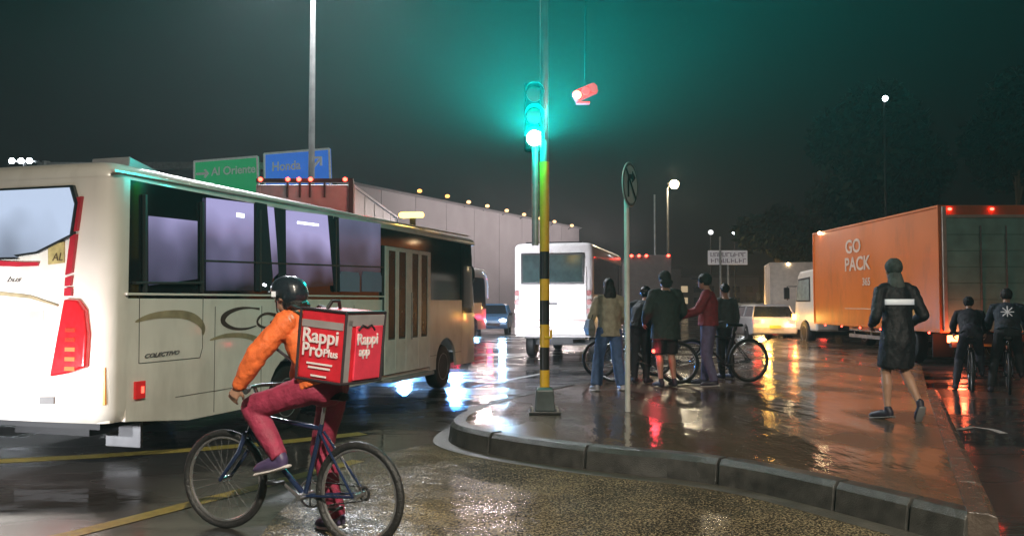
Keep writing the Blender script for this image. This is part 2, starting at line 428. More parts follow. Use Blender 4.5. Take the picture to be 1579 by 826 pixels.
def coach(root, L, W, H, zb, wz0, wz1, body, wheels, r=.17, wr=.39, arch=.50, front_slope=.35, zrear=None):
    zrear = zrear or zb
    pl = outline(L, W, r)
    g = G(); rs = []
    for z, d in ((wz1, 0), (H - .13, .0), (H - .075, .025), (H - .035, .07), (H - .012, .15), (H, .32)):
        rs.append([(x, y, z) for x, y in inset(pl, d, L, W)])
    g.rings(rs); g.build('roof', body, root, smooth=True)
    # rear shell, full height
    nn = 7 + 3 + 7
    U = [(.24, .0)] + pl[:nn] + [(.24, W)]
    g = G(); rs = []
    for z, d in ((zrear, .05), (zrear + .05, .015), (zrear + .12, 0), (wz0, 0), (wz1 + .004, 0)):
        rs.append([(x + d, y + (d if y < W / 2 else -d), z) for x, y in U])
    inn = [(x + .06, min(max(y, .06), W - .06), wz1) for x, y in U]; inb = [(x + .06, min(max(y, .06), W - .06), zrear) for x, y in U]
    g.rings(rs + [inn, inb], closed=False, cap=(False, False)); g.build('rear_panel', body, root, smooth=True)
    # front shell below the windscreen
    V = [(L - .9, W)] + pl[nn:] + [(L - .9, 0)]
    g = G()
    g.rings([[(x, y, z) for x, y in V] for z in (zb, wz0 - .25)], closed=False, cap=(False, False)); g.build('front_panel', body, root, smooth=True)
    g = G(); rs = []
    for z, d in ((wz0 - .25, .004), (wz0 + .3, front_slope * .25), (wz1, front_slope * .5)):
        rs.append([(x - (d if x > L - .7 else 0), y + (.004 if y < W / 2 else -.004), z) for x, y in V])
    g.rings(rs, closed=False, cap=(False, False)); g.build('windscreen', BLACKG, root, smooth=True)
    # sides
    for y0, y1 in ((0, .05), (W - .05, W)):
        poly = [(.23, wz0), (.23, zrear + .0), (1.1, zb)]
        for wx in wheels:
            poly.append((wx - arch, zb))
            for i in range(1, 12):
                a = PI - PI * i / 12; poly.append((wx + arch * math.cos(a), max(zb, .42 + arch * math.sin(a) * .96)))
            poly.append((wx + arch, zb))
        poly += [(L - .85, zb), (L - .85, wz0)]
        G().prism(poly, 'y', y0, y1).build('side_panel', body, root, bevel=.004)
        G().box(((.235 + L - .85) / 2, (y0 + y1) / 2, (wz0 + wz1) / 2), (L - 1.085, .03, wz1 - wz0 + .01)).build('window_band', BLACKG, root)
    # floor / chassis
    g = G().box((L / 2, W / 2, zb + .12), (L - .4, W - .5, .2)); g.box((L / 2, W / 2, zb - .02), (L - 1.0, .9, .16)); g.box((L/2, W/2, 1.0), (L - .3, W - .16, .06))
    g.build('chassis', UNDER, root)
    for wx in wheels:
        G().box((wx, W / 2, .42), (.14, W - .5, .14)).build('axle', UNDER, root)
        for yy in (.17, W - .17): vwheel(root, (wx, yy, wr), wr, .24)

BUS_P = gp(160, 727 + 2, 0)
BUS_P = Vector((-3.55, 7.42, 0)); BUS_YAW = R(73.1)
bus = thing('bus', 'cream midi bus with black window band, italic lettering and a lit rear', 'bus', BUS_P, BUS_YAW)
BL, BW, BH = 9.8, 2.2, 2.83
coach(bus, BL, BW, BH, .37, 1.58, 2.66, CREAM, (3.0, 8.15), zrear=.47)
cy_, sy_ = math.cos(BUS_YAW), math.sin(BUS_YAW)
def bs(px, py, off=0.0):
    """where the sight line through a photo pixel meets the bus side, in the bus's own (length, height)"""
    r = ray(px, py); o = Vector((0, 0, 1.55)) - BUS_P
    nx, ny = sy_, -cy_                      # outward normal of right side
    k = (off - (o.x * nx + o.y * ny)) / (r.x * nx + r.y * ny)
    P = o + r * k
    return (P.x * cy_ + P.y * sy_, P.z)
def br(px, py):
    """same for the rear face: (across, height)"""
    r = ray(px, py); o = Vector((0, 0, 1.55)) - BUS_P
    k = (-.01 - (o.x * cy_ + o.y * sy_)) / (r.x * cy_ + r.y * sy_)
    P = o + r * k
    return (-P.x * sy_ + P.y * cy_, P.z)

def fogpane(name, cols, zlo, zhi, s, seed=0.0):
    m = bpy.data.materials.new(name); m.use_nodes = True; n = m.node_tree; b = n.nodes['Principled BSDF']; L = n.links.new
    b.inputs['Base Color'].default_value = (.02, .02, .025, 1); b.inputs['Roughness'].default_value = .12
    tc = n.nodes.new('ShaderNodeTexCoord'); sp = n.nodes.new('ShaderNodeSeparateXYZ'); L(tc.outputs['Object'], sp.inputs[0])
    nz = n.nodes.new('ShaderNodeTexNoise'); nz.inputs['Scale'].default_value = 1.5; nz.inputs['Detail'].default_value = 1.5
    mp = n.nodes.new('ShaderNodeMapping'); mp.inputs['Location'].default_value = (seed, 0, seed); L(tc.outputs['Object'], mp.inputs[0]); L(mp.outputs[0], nz.inputs['Vector'])
    ad = n.nodes.new('ShaderNodeMath'); ad.operation = 'MULTIPLY_ADD'; ad.inputs[1].default_value = .9; L(nz.outputs['Fac'], ad.inputs[0]); L(sp.outputs['Z'], ad.inputs[2])
    mr = n.nodes.new('ShaderNodeMapRange'); mr.inputs['From Min'].default_value = zlo + .55; mr.inputs['From Max'].default_value = zhi + .6; L(ad.outputs[0], mr.inputs['Value'])
    cr = n.nodes.new('ShaderNodeValToRGB'); cr.color_ramp.elements[0].position = .08; cr.color_ramp.elements[0].color = (.004, .006, .01, 1)
    cr.color_ramp.elements[1].position = .8; cr.color_ramp.elements[1].color = (*cols, 1)
    e = cr.color_ramp.elements.new(.4); e.color = (*[c * .28 for c in cols], 1)
    L(mr.outputs[0], cr.inputs[0]); L(cr.outputs[0], b.inputs['Emission Color']); b.inputs['Emission Strength'].default_value = s
    return m
LAV = fogpane('fogged_lit_glass', (.40, .37, .66), 1.55, 2.6, 1.0)
LAV2 = fogpane('fogged_dim_glass', (.20, .20, .34), 1.6, 2.9, .8, 3.1)
REARG = fogpane('rear_lit_glass', (.46, .55, .72), 1.15, 2.25, 1.15, 5.2)
def quad_on_side(name, pix, m, t=.008, off=-.012, parent=None, bev=0):
    poly = [bs(*p) for p in pix]
    return G().prism(poly, 'y', off - t, off + .006).build(name, m, parent or bus, bevel=bev)
# side panes (fogged and lit from inside)
zt = 0
for pix, m in (([(228, 333), (302, 341), (302, 430), (228, 440)], LAV), ([(317, 305), (389, 314), (389, 448), (317, 448)], LAV),
               ([(409, 318), (420, 320), (428, 420), (418, 430)], LAV), ([(438, 324), (503, 332), (512, 440), (438, 446)], LAV),
               ([(519, 336), (585, 345), (585, 450), (524, 450)], LAV2)):
    w_ = quad_on_side('window_pane', pix, m)
# pane frames, sliding rails, curtains
def bar_on_side(name, a, b, wd, m, t=.02):
    A = bs(*a); B = bs(*b); A = Vector((A[0], -.012, A[1])); B = Vector((B[0], -.012, B[1])); d = (B - A); L = d.length; d.normalize()
    rot = Matrix((d, Vector((0, 1, 0)), d.cross(Vector((0, 1, 0))))).transposed()
    return G().box((A + B) / 2, (L, t, wd), rot).build(name, m, bus, bevel=.004)
FRAME = mat('window_frame', (.03, .035, .035), .35)
for a, b in (((205, 436), (310, 436)), ((312, 402), (590, 412)),):
    bar_on_side('window_rail', a, b, .022, FRAME, .04)
for x in (222, 310, 399, 516):
    bar_on_side('window_divider', (x, 300 + (x - 222) * .13), (x, 450), .03, FRAME, .034)
CURT = mat('dark_curtain', (.012, .012, .018), .8, var=.3, vscale=30)
for pix in ([(392, 312), (409, 315), (418, 425), (416, 448), (392, 448)], [(421, 320), (438, 323), (439, 448), (429, 448)], [(503, 332), (511, 333), (519, 395), (519, 448), (514, 448)], [(514, 334), (520, 335), (522, 448), (517, 448)]):
    quad_on_side('curtain', pix, CURT, .012)
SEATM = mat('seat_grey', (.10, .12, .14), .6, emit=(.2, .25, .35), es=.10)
for x0, x1 in ((522, 552), (556, 586)):
    quad_on_side('seat_back', [(x0, 425), (x0 + 2, 418), (x1 - 2, 420), (x1, 426), (x1, 450), (x0, 449)], SEATM, .006, -.021)
bar_on_side('interior_lamp', (456, 343), (489, 347), .03, glow('tube_on', (.8, .85, 1), 3.5), .03)
bar_on_side('interior_lamp', (362, 331), (374, 333), .05, glow('tube_on2', (.8, .85, 1), 2.0), .03)
# trims
bar_on_side('drip_rail', (172, 263), (720, 364), .025, CREAM, .05)
bar_on_side('side_trim', (192, 453), (590, 457), .022, CREAM, .04)
# door
door = G(); A, B = bs(590, 377), bs(661, 560)
x0, x1, z0, z1 = A[0], bs(660, 385)[0], .44, 2.40
CREAMD = mat('door_cream', (.72, .70, .64), .3, var=.1)
dr = G().box(((x0 + x1) / 2, -.004, (z0 + z1) / 2), (x1 - x0, .05, z1 - z0)).build('door', mat('door_seal', (.05, .05, .045), .5), bus)
wd = (x1 - x0) / 4
for i in range(2):
    xa = x0 + .02 + i * (x1 - x0) / 2; xb = xa + (x1 - x0) / 2 - .04
    g = G()
    for xx in (xa, (xa + xb) / 2 - .045, xb - .075): g.box((xx + .05, -.03, (z0 + z1) / 2), (.12, .03, z1 - z0 - .02))
    g.box(((xa + xb) / 2, -.029, z1 - .04), (xb - xa, .028, .06)); g.box(((xa + xb) / 2, -.028, z0 + .27), (xb - xa - .01, .026, .52))
    g.build('door_leaf', CREAMD, dr, bevel=.005)
    for j in range(2):
        xc = xa + (xb - xa) * (.25 + .5 * j)
        G().box((xc, -.028, (z0 + z1) / 2 + .25), ((xb - xa) / 2 - .1, .012, z1 - z0 - .62)).build('door_glass', mat('door_glass_brown', (.012, .009, .008), .25, var=.2, spec=.2), dr)
G().cyl((x0 + .95, -.07, .95), (x0 + .95, -.07, 1.7), .014).build('door_handle', STEEL, dr)
G().box(((x0 + x1) / 2, .0, .36), (x1 - x0 - .1, .3, .06)).build('door_step', mat('step_grey', (.3, .3, .3), .4), bus, bevel=.01)
# lower hatch outline and small print
LINE = mat('panel_gap', (.04, .035, .03), .7, var=0)
hp = [bs(215, 452), bs(313, 458), bs(312, 536), bs(308, 551), bs(214, 560)]
g = G()
for a, b in zip(hp, hp[1:] + hp[:1]):
    A = Vector((a[0], -.001, a[1])); B = Vector((b[0], -.001, b[1])); g.tube([A, B], .004, 6)
g.build('hatch_seam', LINE, bus)
GREYT = mat('print_grey', (.13, .12, .12), .5, var=.1)
a = bs(221, 552)
lettering('COLECTIVO', .055, (a[0], -.006, a[1]), (1, 0, .02), (0, 0, 1), GREYT, bus, shear=.4, xs=1.6, bold=.001)
GOLD = mat('print_gold', (.30, .25, .15), .35, var=.35, vscale=5)
def swoosh(pix, wds, m=GOLD, par=None):
    P = [Vector((bs(*p)[0], -.004, bs(*p)[1])) for p in pix]; P = smoothline(P, 2); n_ = len(P); g = G(); rs = []
    for i, p in enumerate(P):
        t = (P[min(i + 1, n_ - 1)] - P[max(i - 1, 0)]).normalized(); nrm = Vector((-t.z, 0, t.x)); u = i / (n_ - 1)
        k = u * (len(wds) - 1); j = min(int(k), len(wds) - 2); wv = wds[j] + (wds[j + 1] - wds[j]) * (k - j)
        rs.append([p + nrm * wv / 2, p - nrm * wv / 2])
    g.rings(rs, closed=False, cap=(False, False)); g.build('painted_swoosh', m, bus)
swoosh([(208, 496), (225, 489), (250, 484), (285, 484), (305, 493), (314, 505), (312, 516)], [.01, .05, .075, .09, .07, .02])
swoosh([(323, 524), (345, 517), (370, 516), (390, 520), (405, 529), (411, 541)], [.01, .045, .06, .07, .02])
swoosh([(400, 476), (385, 474), (368, 475), (350, 482), (342, 492), (346, 500), (360, 507), (380, 507), (395, 502)], [.03, .015, .03, .05, .09, .05, .03, .02, .01], mat('print_dark', (.05, .04, .035), .35))
swoosh([(425, 486), (412, 482), (400, 487), (395, 497), (402, 504), (415, 505), (425, 498), (425, 486), (422, 484)], [.05, .03, .03, .04, .03, .02, .04, .04, .02], MATS['print_dark'])
g = G()
for x in (1.5, 2.35, 3.75, 4.6, 7.35): g.box((x, -.0005, .95), (.007, .004, 1.1))
g.box((4.9, -.0005, .62), (8.0, .004, .006)); g.build('panel_seam', LINE, bus)
# side marker lamps and rear lamps
a = bs(206, 588); b = bs(221, 613)
mk = G().box(((a[0] + b[0]) / 2, -.012, (a[1] + b[1]) / 2), (abs(b[0] - a[0]), .03, abs(a[1] - b[1]))).build('side_marker', REDGL, bus, bevel=.006)
G().box(((a[0] + b[0]) / 2 + .02, -.03, (a[1] + b[1]) / 2), (.03, .01, .06)).build('bulb', glow('marker_hot', (1, .1, .06), 3), mk)
def on_rear(name, pix, m, t=.015, off=-.045, parent=None, bev=0):
    poly = [br(*p) for p in pix]
    return G().prism(poly, 'x', off - t, off + .05).build(name, m, parent or bus, bevel=bev)
def mir(poly): return [(BW - y, z) for y, z in poly][::-1]
wp = [br(112, 290), br(119, 315), br(112, 362), br(60, 388), br(0, 397)]
wpoly = [wp[4]] + [wp[3], wp[2], wp[1], wp[0]]
full = [(y, z) for y, z in wpoly] + [(BW - y, z) for y, z in reversed(wpoly)]
big = [((y - BW / 2) * 1.045 + BW / 2, (z - 2.25) * 1.07 + 2.25) for y, z in full]
G().prism(big, 'x', -.045, -.0).build('rear_window_seal', BLACKP, bus)
G().prism(full, 'x', -.056, -.0).build('rear_window', REARG, bus)
tl = [br(104, 461), br(124, 462), br(135, 478), br(139, 515), br(136, 566), br(110, 575), br(82, 580), br(93, 520)]
for poly in (tl, mir(tl)):
    t_ = G().prism(poly, 'x', -.06, .03).build('tail_lamp', REDGL, bus, bevel=.02, seg=3)
    cy = sum(p[0] for p in poly) / len(poly)
    for k_ in range(5):
        G().box((-.064, cy + (.0 if poly is tl else -.0), .96 + k_ * .085), (.012, .10, .035)).build('lamp_reflector', glow('tail_hot' if k_ < 3 else 'tail_hot2', (1, .22, .08) if k_ < 3 else (1, .1, .05), 2.2 if k_ < 3 else .9), t_)
st1 = [br(118, 300), br(128, 300), br(124, 340), br(119, 362), br(108, 362)]
st1 = [br(121, 305), br(129, 303), br(122, 356), br(113, 358)]
st2 = [br(112, 363), br(121, 361), br(114, 420), br(104, 424)]
for pl_ in (st1, st2, [br(104, 428), br(114, 425), br(112, 440), br(103, 441)], [br(103, 444), br(113, 443), br(113, 456), br(102, 456)]):
    for poly in (pl_, mir(pl_)): G().prism(poly, 'x', -.038, .02).build('rear_stripe', REDSTR, bus)
G().prism([br(0, 402), br(40, 404), br(64, 404), br(62, 410), br(30, 411), br(0, 410)], 'x', -.045, -.0).build('painted_swoosh', REDSTR, bus)
G().prism([br(0, 449), br(50, 455), br(92, 470), br(92, 472), br(50, 460), br(0, 455)], 'x', -.04, -.0).build('painted_swoosh', GOLD, bus)
on_rear('route_sticker', [(77, 379), (101, 373), (101, 405), (77, 408)], mat('sticker_gold', (.42, .34, .14), .4, var=.3, vscale=14), .004, -.028)
a = br(84, 402)
lettering('AL', .1, (-.036, a[0], a[1]), (0, -1, 0), (0, 0, 1), mat('print_brown', (.1, .07, .03), .5, var=0), bus, align='LEFT', shear=.2, xs=1.0)
on_rear('badge', [(47, 480), (70, 478), (70, 498), (47, 500)], mat('badge_grey', (.35, .34, .32), .4), .004, -.026)
on_rear('badge', [(64, 611), (86, 611), (86, 622), (64, 622)], mat('badge_dark', (.12, .12, .12), .4), .006, -.028)
on_rear('rear_reflector', [(147, 570), (156, 567), (156, 625), (147, 627)], mat('orange_reflector', (.6, .25, .06), .25, emit=(1, .35, .08), es=.3), .006, .04)
a = br(40, 431); lettering('bus', .07, (-.036, a[0] + .2, a[1] - .02), (0, -1, 0), (0, 0, 1), GREYT, bus, shear=.5, xs=1.6)
for yy in (.25, BW - .25): lamp('POINT', 7, (1, .05, .06), bus, (-.25, yy, 1.1), size=.08)
G().box((.05, BW / 2, .56), (.08, 1.7, .02)).build('bumper_seam', LINE, bus)
# mudflap, roof hatch, beacon, mirror
p = gp(192, 690, .22)
lx = (p - BUS_P); a_ = (lx.x * cy_ + lx.y * sy_, -lx.x * sy_ + lx.y * cy_)
G().box((.9, .6, .29), (.04, .42, .36)).build('mudflap', mat('mudflap_grey', (.22, .22, .23), .4), bus, bevel=.01)
G().prism([(.35, BH - .06), (1.0, BH - .06), (.36, BH + .07)], 'y', .12, .55).build('roof_hatch', mat('hatch_grey', (.32, .32, .34), .5), bus, bevel=.01)
bp_ = bs(665, 352)
G().cyl((bp_[0], .35, BH - .02), (bp_[0], .35, BH + .17), .05).build('beacon_stem', BLACKP, bus)
bc = G().box((bp_[0] - .05, .35, BH + .22), (.16, .42, .09)).build('beacon', glow('beacon_on', (1, .62, .08), 9), bus, bevel=.03, seg=3)
lamp('POINT', 12, (1, .6, .1), bus, (bp_[0], .25, BH + .4), size=.1)
G().tube([(BL - .5, .35, 2.6), (BL + .15, .3, 2.55), (BL + .2, .22, 2.3)], .018).build('mirror_arm', BLACKP, bus)
G().ell((BL + .2, .22, 2.1), (.06, .11, .2)).build('mirror', BLACKP, bus, smooth=True)
for yy in (.35, BW - .35):
    G().ell((BL + .05, yy, .8), (.06, .14, .1)).build('headlight', WHITEON, bus, smooth=True)
    lamp('SPOT', 1500, (.95, .95, 1), bus, (BL + .14, yy, .8), (BL + 6, yy + (.12 if yy < 1 else .0), .95), spot=75, blend=.8, size=.07, name='headlight_beam')

# --- white van in front
van = thing('van', 'white passenger van seen from behind with its rear door brightly lit', 'van', Vector((at(914, 500, 22).x, 22, 0)), R(76))
VW, VH, VL = 2.12, 3.12, 6.6
VB = mat('van_white', (.62, .60, .60), .3, var=.06, coat=.4)
coach(van, VL, VW, VH, .55, 1.75, 2.75, VB, (1.5, 5.3), r=.16, wr=.36, arch=.46, zrear=.62)
G().box((-.02, VW / 2, 1.62), (.04, VW - .3, 1.7)).build('rear_door', VB, van, bevel=.03)
G().box((-.05, VW / 2, 1.06), (.02, VW - .34, .05)).build('door_trim', mat('pink_trim', (.5, .3, .28), .4), van, bevel=.01)
G().box((-.045, VW / 2, 2.42), (.03, VW - .42, .82)).build('rear_window_seal', BLACKP, van, bevel=.08, seg=3)
G().box((-.062, VW / 2, 2.42), (.02, VW - .52, .72)).build('rear_window', mat('van_glass', (.03, .05, .05), .12, var=.2), van, bevel=.06, seg=3)
G().box((-.05, VW / 2, 1.5), (.04, .26, .05)).build('door_handle', BLACKP, van, bevel=.01)
G().box((-.06, VW / 2, .78), (.14, VW - .1, .22)).build('bumper', VB, van, bevel=.04)
G().box((-.07, VW / 2, 1.2), (.02, .42, .16)).build('number_plate', mat('plate_white', (.5, .5, .45), .4), van)
for yy in (.1, VW - .1):
    for k_ in range(3):
        zz = 1.3 + .24 * k_
        t_ = G().cyl((-.03, yy, zz), (.05, yy, zz), .075, 18).build('tail_lamp', mat('lens_dull', (.30, .10, .10), .2, coat=.5), van, smooth=True)
G().box((.2, VW / 2, VH + .0), (.1, VW - .6, .04)).build('roof_rail', BLACKP, van)

# --- another bus beyond
bus2 = thing('bus', 'pale grey bus ahead of the cream bus with a curved glinting windscreen', 'bus', (-3.4, 27.5, 0), R(75))
coach(bus2, 9.0, 2.3, 2.95, .4, 1.5, 2.55, mat('bus_grey', (.38, .37, .36), .3, var=.06), (2.2, 7.2), wr=.4)
for s_ in (.4, 1.9): G().ell((9.08, s_, .8), (.05, .14, .1)).build('headlight', WHITEON, bus2, smooth=True)
G().tube([(8.3, -.02, 2.78), (8.75, -.03, 2.66), (9.0, -.02, 2.3), (9.06, -.01, 1.7)], .035).build('windscreen_trim', mat('chrome_glint', (.8, .85, .9), .15, .9, emit=(.6, .75, 1), es=.5), bus2, smooth=True)  # trim glows pale blue, a painted glint along the windscreen edge

# --- box trucks
def box_truck(root, L, W, z0, z1, boxm, cabm, wheels, cabL=2.1, rear='door', wr=.46):
    G().box((L / 2, 0, (z0 + z1) / 2), (L, W, z1 - z0)).build('cargo_box', boxm, root, bevel=.03)
    g = G()
    for y in (-W / 2 + .04, W / 2 - .04):
        for z in (z0 + .03, z1 - .03): g.box((L / 2, y * 1.001 + (.02 if y > 0 else -.02), z), (L + .02, .09, .06))
        for x in (0.02, L - .02): g.box((x, y + (.02 if y > 0 else -.02), (z0 + z1) / 2), (.07, .09, z1 - z0 - .12))
    g.build('box_edge_trim', boxm, root, bevel=.008)
    g = G()
    for k_ in range(1, int(L / 1.15)):
        for sgn in (-1, 1): g.box((k_ * L / int(L / 1.15), sgn * (W / 2 + .002), (z0 + z1) / 2), (.012, .006, z1 - z0 - .14))
    if boxm is not ORANGE: g.build('panel_seam', mat(boxm.name + '_seam', tuple(c * .55 for c in (boxm['base'] if 'base' in boxm else (.4, .2, .1))), .5, var=.1), root)
    G().box((-.19, .35, .58), (.015, .42, .14)).build('number_plate', mat('plate_yellow', (.5, .4, .08), .4), root)
    g = G(); g.box((L / 2 + .5, 0, z0 - .14), (L + 1.5, .8, .2)); 
    for x in wheels: g.box((x, 0, wr), (.14, W - .3, .14))
    g.build('chassis', UNDER, root)
    for x in wheels:
        for y in (-W / 2 + .2, W / 2 - .2): vwheel(root, (x, y, wr), wr, .3)
    # cab
    x0 = L + .15; prof = [(x0, .55), (x0 + cabL, .55), (x0 + cabL + .06, .95), (x0 + cabL, 1.55), (x0 + cabL - .28, 2.45), (x0 + cabL - .5, 2.62), (x0, 2.68)]
    cab = G().prism(prof, 'y', -W / 2 + .12, W / 2 - .12).build('cab', cabm, root, bevel=.07, seg=3)
    for sgn in (-1, 1):
        y = sgn * (W / 2 - .12)
        G().prism([(x0 + .55, 1.55), (x0 + cabL - .12, 1.55), (x0 + cabL - .38, 2.35), (x0 + .55, 2.4)], 'y', y - sgn * .02, y + sgn * .012).build('window_seal', BLACKP, cab)
        G().prism([(x0 + .62, 1.6), (x0 + cabL - .22, 1.6), (x0 + cabL - .44, 2.29), (x0 + .62, 2.33)], 'y', y - sgn * .02, y + sgn * .02).build('side_window', mat('cab_glass', (.22, .26, .24), .1, var=.2), cab)
        G().tube([(x0 + cabL - .2, y, 2.1), (x0 + cabL + .1, y + sgn * .25, 2.1), (x0 + cabL + .1, y + sgn * .25, 1.6)], .02).build('mirror_arm', BLACKP, cab)
        G().box((x0 + cabL + .08, y + sgn * .28, 1.85), (.08, .2, .42)).build('mirror', BLACKP, cab, bevel=.02)
        G().box((x0 + cabL + .05, y - sgn * .25, .9), (.05, .3, .2)).build('headlight', WARMON, cab, bevel=.02)
        G().box((.5, sgn * (W / 2 - .3), .5), (.03, .5, .55)).build('mudflap', RUBBER, root)
    G().prism([(-W / 2 + .2, 1.5), (W / 2 - .2, 1.5), (W / 2 - .3, 2.35), (-W / 2 + .3, 2.35)], 'x', x0 + cabL - .2, x0 + cabL - .02).build('windscreen', BLACKG, cab)
    # side guard
    for sgn in (-1, 1):
        g = G()
        for z in (.55, .75): g.box((L * .5, sgn * (W / 2 - .1), z), (L * .35, .04, .1))
        for x in (L * .36, L * .5, L * .64): g.box((x, sgn * (W / 2 - .13), .68), (.05, .03, .34))
        g.build('side_guard', STEEL, root)
    G().box((-.12, 0, .55), (.1, W - .3, .14)).build('rear_bumper', BLACKP, root, bevel=.01)
    return cab

ORANGE = mat('truck_orange', (.72, .17, .02), .33, var=.06, vscale=1.2, coat=.2)
grime(ORANGE, (.25, .10, .04), .5, 1.6)
TW = 2.5
trk = thing('box_truck', 'orange box truck with white lettering and a dark green rear roller door', 'truck', (10.1 + TW / 2, 19.9, 0), R(90))
tz1 = 1.55 + (at(1450, 316, 19.9).z - 1.55)
cab = box_truck(trk, 8.3, TW, .82, tz1, ORANGE, mat('cab_white', (.6, .57, .5), .35, var=.06), (1.7, 9.5))
g = G(); g.box((-.04, TW / 2 - .1, (tz1 + .82) / 2), (.07, .09, tz1 - .9)); g.box((-.04, -TW / 2 + .1, (tz1 + .82) / 2), (.07, .09, tz1 - .9)); g.box((-.037, 0, tz1 - .27), (.06, TW - .12, .07))
g.build('door_frame', mat('frame_cream', (.62, .55, .45), .4), trk, bevel=.008)
GREEN = mat('shutter_green', (.32, .60, .52), .35, var=.25, vscale=2)
rd = G().box((.0, 0, (tz1 + .6) / 2), (.04, TW - .25, tz1 - 1.2)).build('rear_door', GREEN, trk)
for k_ in range(7):
    hh = (tz1 - .32 - .84) / 7
    G().box((-.03, 0, .84 + hh * (k_ + .5)), (.035, TW - .32, hh - .012)).build('door_panel', GREEN, rd, bevel=.006)
for yy in (-.3, .3): G().cyl((-.075, yy, 1.0), (-.075, yy, tz1 - .5), .016, 8).build('lock_bar', STEEL, rd)
G().box((-.07, 0, 1.15), (.04, .34, .08)).build('door_latch', STEEL, rd)
for k_, (yy, zz, es) in enumerate(((TW / 2 - .25, tz1 - .1, 1), (0, tz1 - .1, 1), (-TW / 2 + .25, tz1 - .1, 1))):
    G().ell((-.04, yy, zz), (.03, .05, .035)).build('marker_lamp', REDON, trk)
for sgn in (-1, 1):
    G().box((-.1, sgn * (TW / 2 - .28), .68), (.06, .36, .17)).build('tail_lamp', glow('tail_big', (1, .16, .05), 16), trk, bevel=.02)
lamp('POINT', 28, (1, .14, .06), trk, (-.35, TW / 2 - .28, .68), size=.12)
for k_ in range(6):
    G().ell((.5 + k_ * 1.35, TW / 2 + .03, .80), (.04, .02, .025)).build('side_marker', REDON, trk)
G().ell((7.6, TW / 2 + .05, tz1 - .05), (.05, .04, .05)).build('marker_lamp', WARMON, trk)
TXT = mat('truck_letter', (.72, .55, .42), .4, var=.08)
def tyz(px, py):      # sight line on truck side x=10.1
    r = ray(px, py); k = (10.08) / r.x; return (r.y * k - 19.9, 1.55 + r.z * k)
a = tyz(1303, 392); b = tyz(1303, 419)
c_ = tyz(1348, 392)
lettering('GO', .56, (tyz(1303, 391)[0], TW / 2 + .012, tyz(1303, 391)[1] - .0), (-1, 0, 0), (0, 0, 1), TXT, trk, bold=.012, xs=1.30)
lettering('PACK', .56, (tyz(1302, 419)[0], TW / 2 + .012, tyz(1302, 418)[1]), (-1, 0, 0), (0, 0, 1), TXT, trk, bold=.012, xs=1.28)
lettering('365', .31, (tyz(1329, 440)[0], TW / 2 + .012, tyz(1329, 440)[1]), (-1, 0, 0), (0, 0, 1), TXT, trk, bold=.006, xs=1.2)
G().box((4.6, TW / 2 + .006, 1.35), (2.2, .006, .02)).build('thin_stripe', TXT, trk)
G().box((1.3, TW / 2 + .012, 1.3), (.42, .006, .4)).build('decal', mat('decal_yellow', (.62, .3, .05), .4), trk)
# amber lamp at the cab corner
G().box((10.55, TW / 2 - .08, 1.0), (.3, .06, .22)).build('indicator', AMBON, cab)
lamp('POINT', 60, (1, .52, .10), trk, (11.0, TW / 2 + .75, .95), size=.12)

trk2 = thing('box_truck', 'tall white box truck behind the cream bus with red lamps along its top edge', 'truck', (at(470, 400, 17).x, 17, 0), R(90))
z_ = at(470, 277, 17).z
box_truck(trk2, 6.5, 1.95, .9, z_ - .1, mat('box_white', (.5, .48, .48), .4, var=.1), mat('cab_white'
, (.6, .57, .5), .35), (1.5, 7.5))
g = G(); g.box((-.05, 0, z_ - .03), (.1, 1.95, .08)); g.box((-.05, -.94, z_ - .4), (.12, .09, .75))
for y in (-.4, -.1, .1, .35): g.box((-.05, y, z_ - .22), (.04, .035, .3))
g.build('rear_frame', mat('frame_dark', (.05, .03, .03), .4), trk2)
for px_ in (403, 445, 462, 480, 533):
    P = at(px_, 278, 16.95); G().ell((-.11, -(P.x - trk2.location.x), z_ - .01), (.03, .045, .04)).build('marker_lamp', REDON, trk2)
lamp('POINT', 40, (1, .04, .05), trk2, (-1.5, -1.7, z_ - .35), size=.1)
lamp('POINT', 5, (1, .06, .05), trk2, (-.4, 0, z_ + .15), size=.1)

trk3 = thing('box_truck', 'white box truck standing beyond the cab of the orange truck', 'truck', (at(1192, 450, 37).x + 1.1, 37, 0), R(77))
box_truck(trk3, 4, 2.3, .8, at(1215, 404, 37).z, mat('box_white2', (.55, .48, .42), .4, var=.1), MATS['cab_white'], (1.4, 7.0))
for yy in (-1.0, 1.0): G().box((-.08, yy, .7), (.05, .25, .14)).build('tail_lamp', REDON, trk3)
G().ell((-.03, .4, at(1215, 404, 37).z - .08), (.03, .05, .05)).build('marker_lamp', WARMON, trk3)
trk4 = thing('box_truck', 'dark box truck ahead of the white van with three red roof lamps', 'truck', (at(1000, 400, 31).x, 31, 0), R(84))
z_ = at(1000, 393, 31).z
box_truck(trk4, 6, 1.6, .8, z_, mat('box_dark', (.12, .10, .09), .4, var=.1), MATS['cab_white'], (1.4, 7.0))
for yy in (.62, .35, .08, -.72): G().ell((-.05, yy, z_ - .03), (.03, .06, .05)).build('marker_lamp', REDON, trk4)

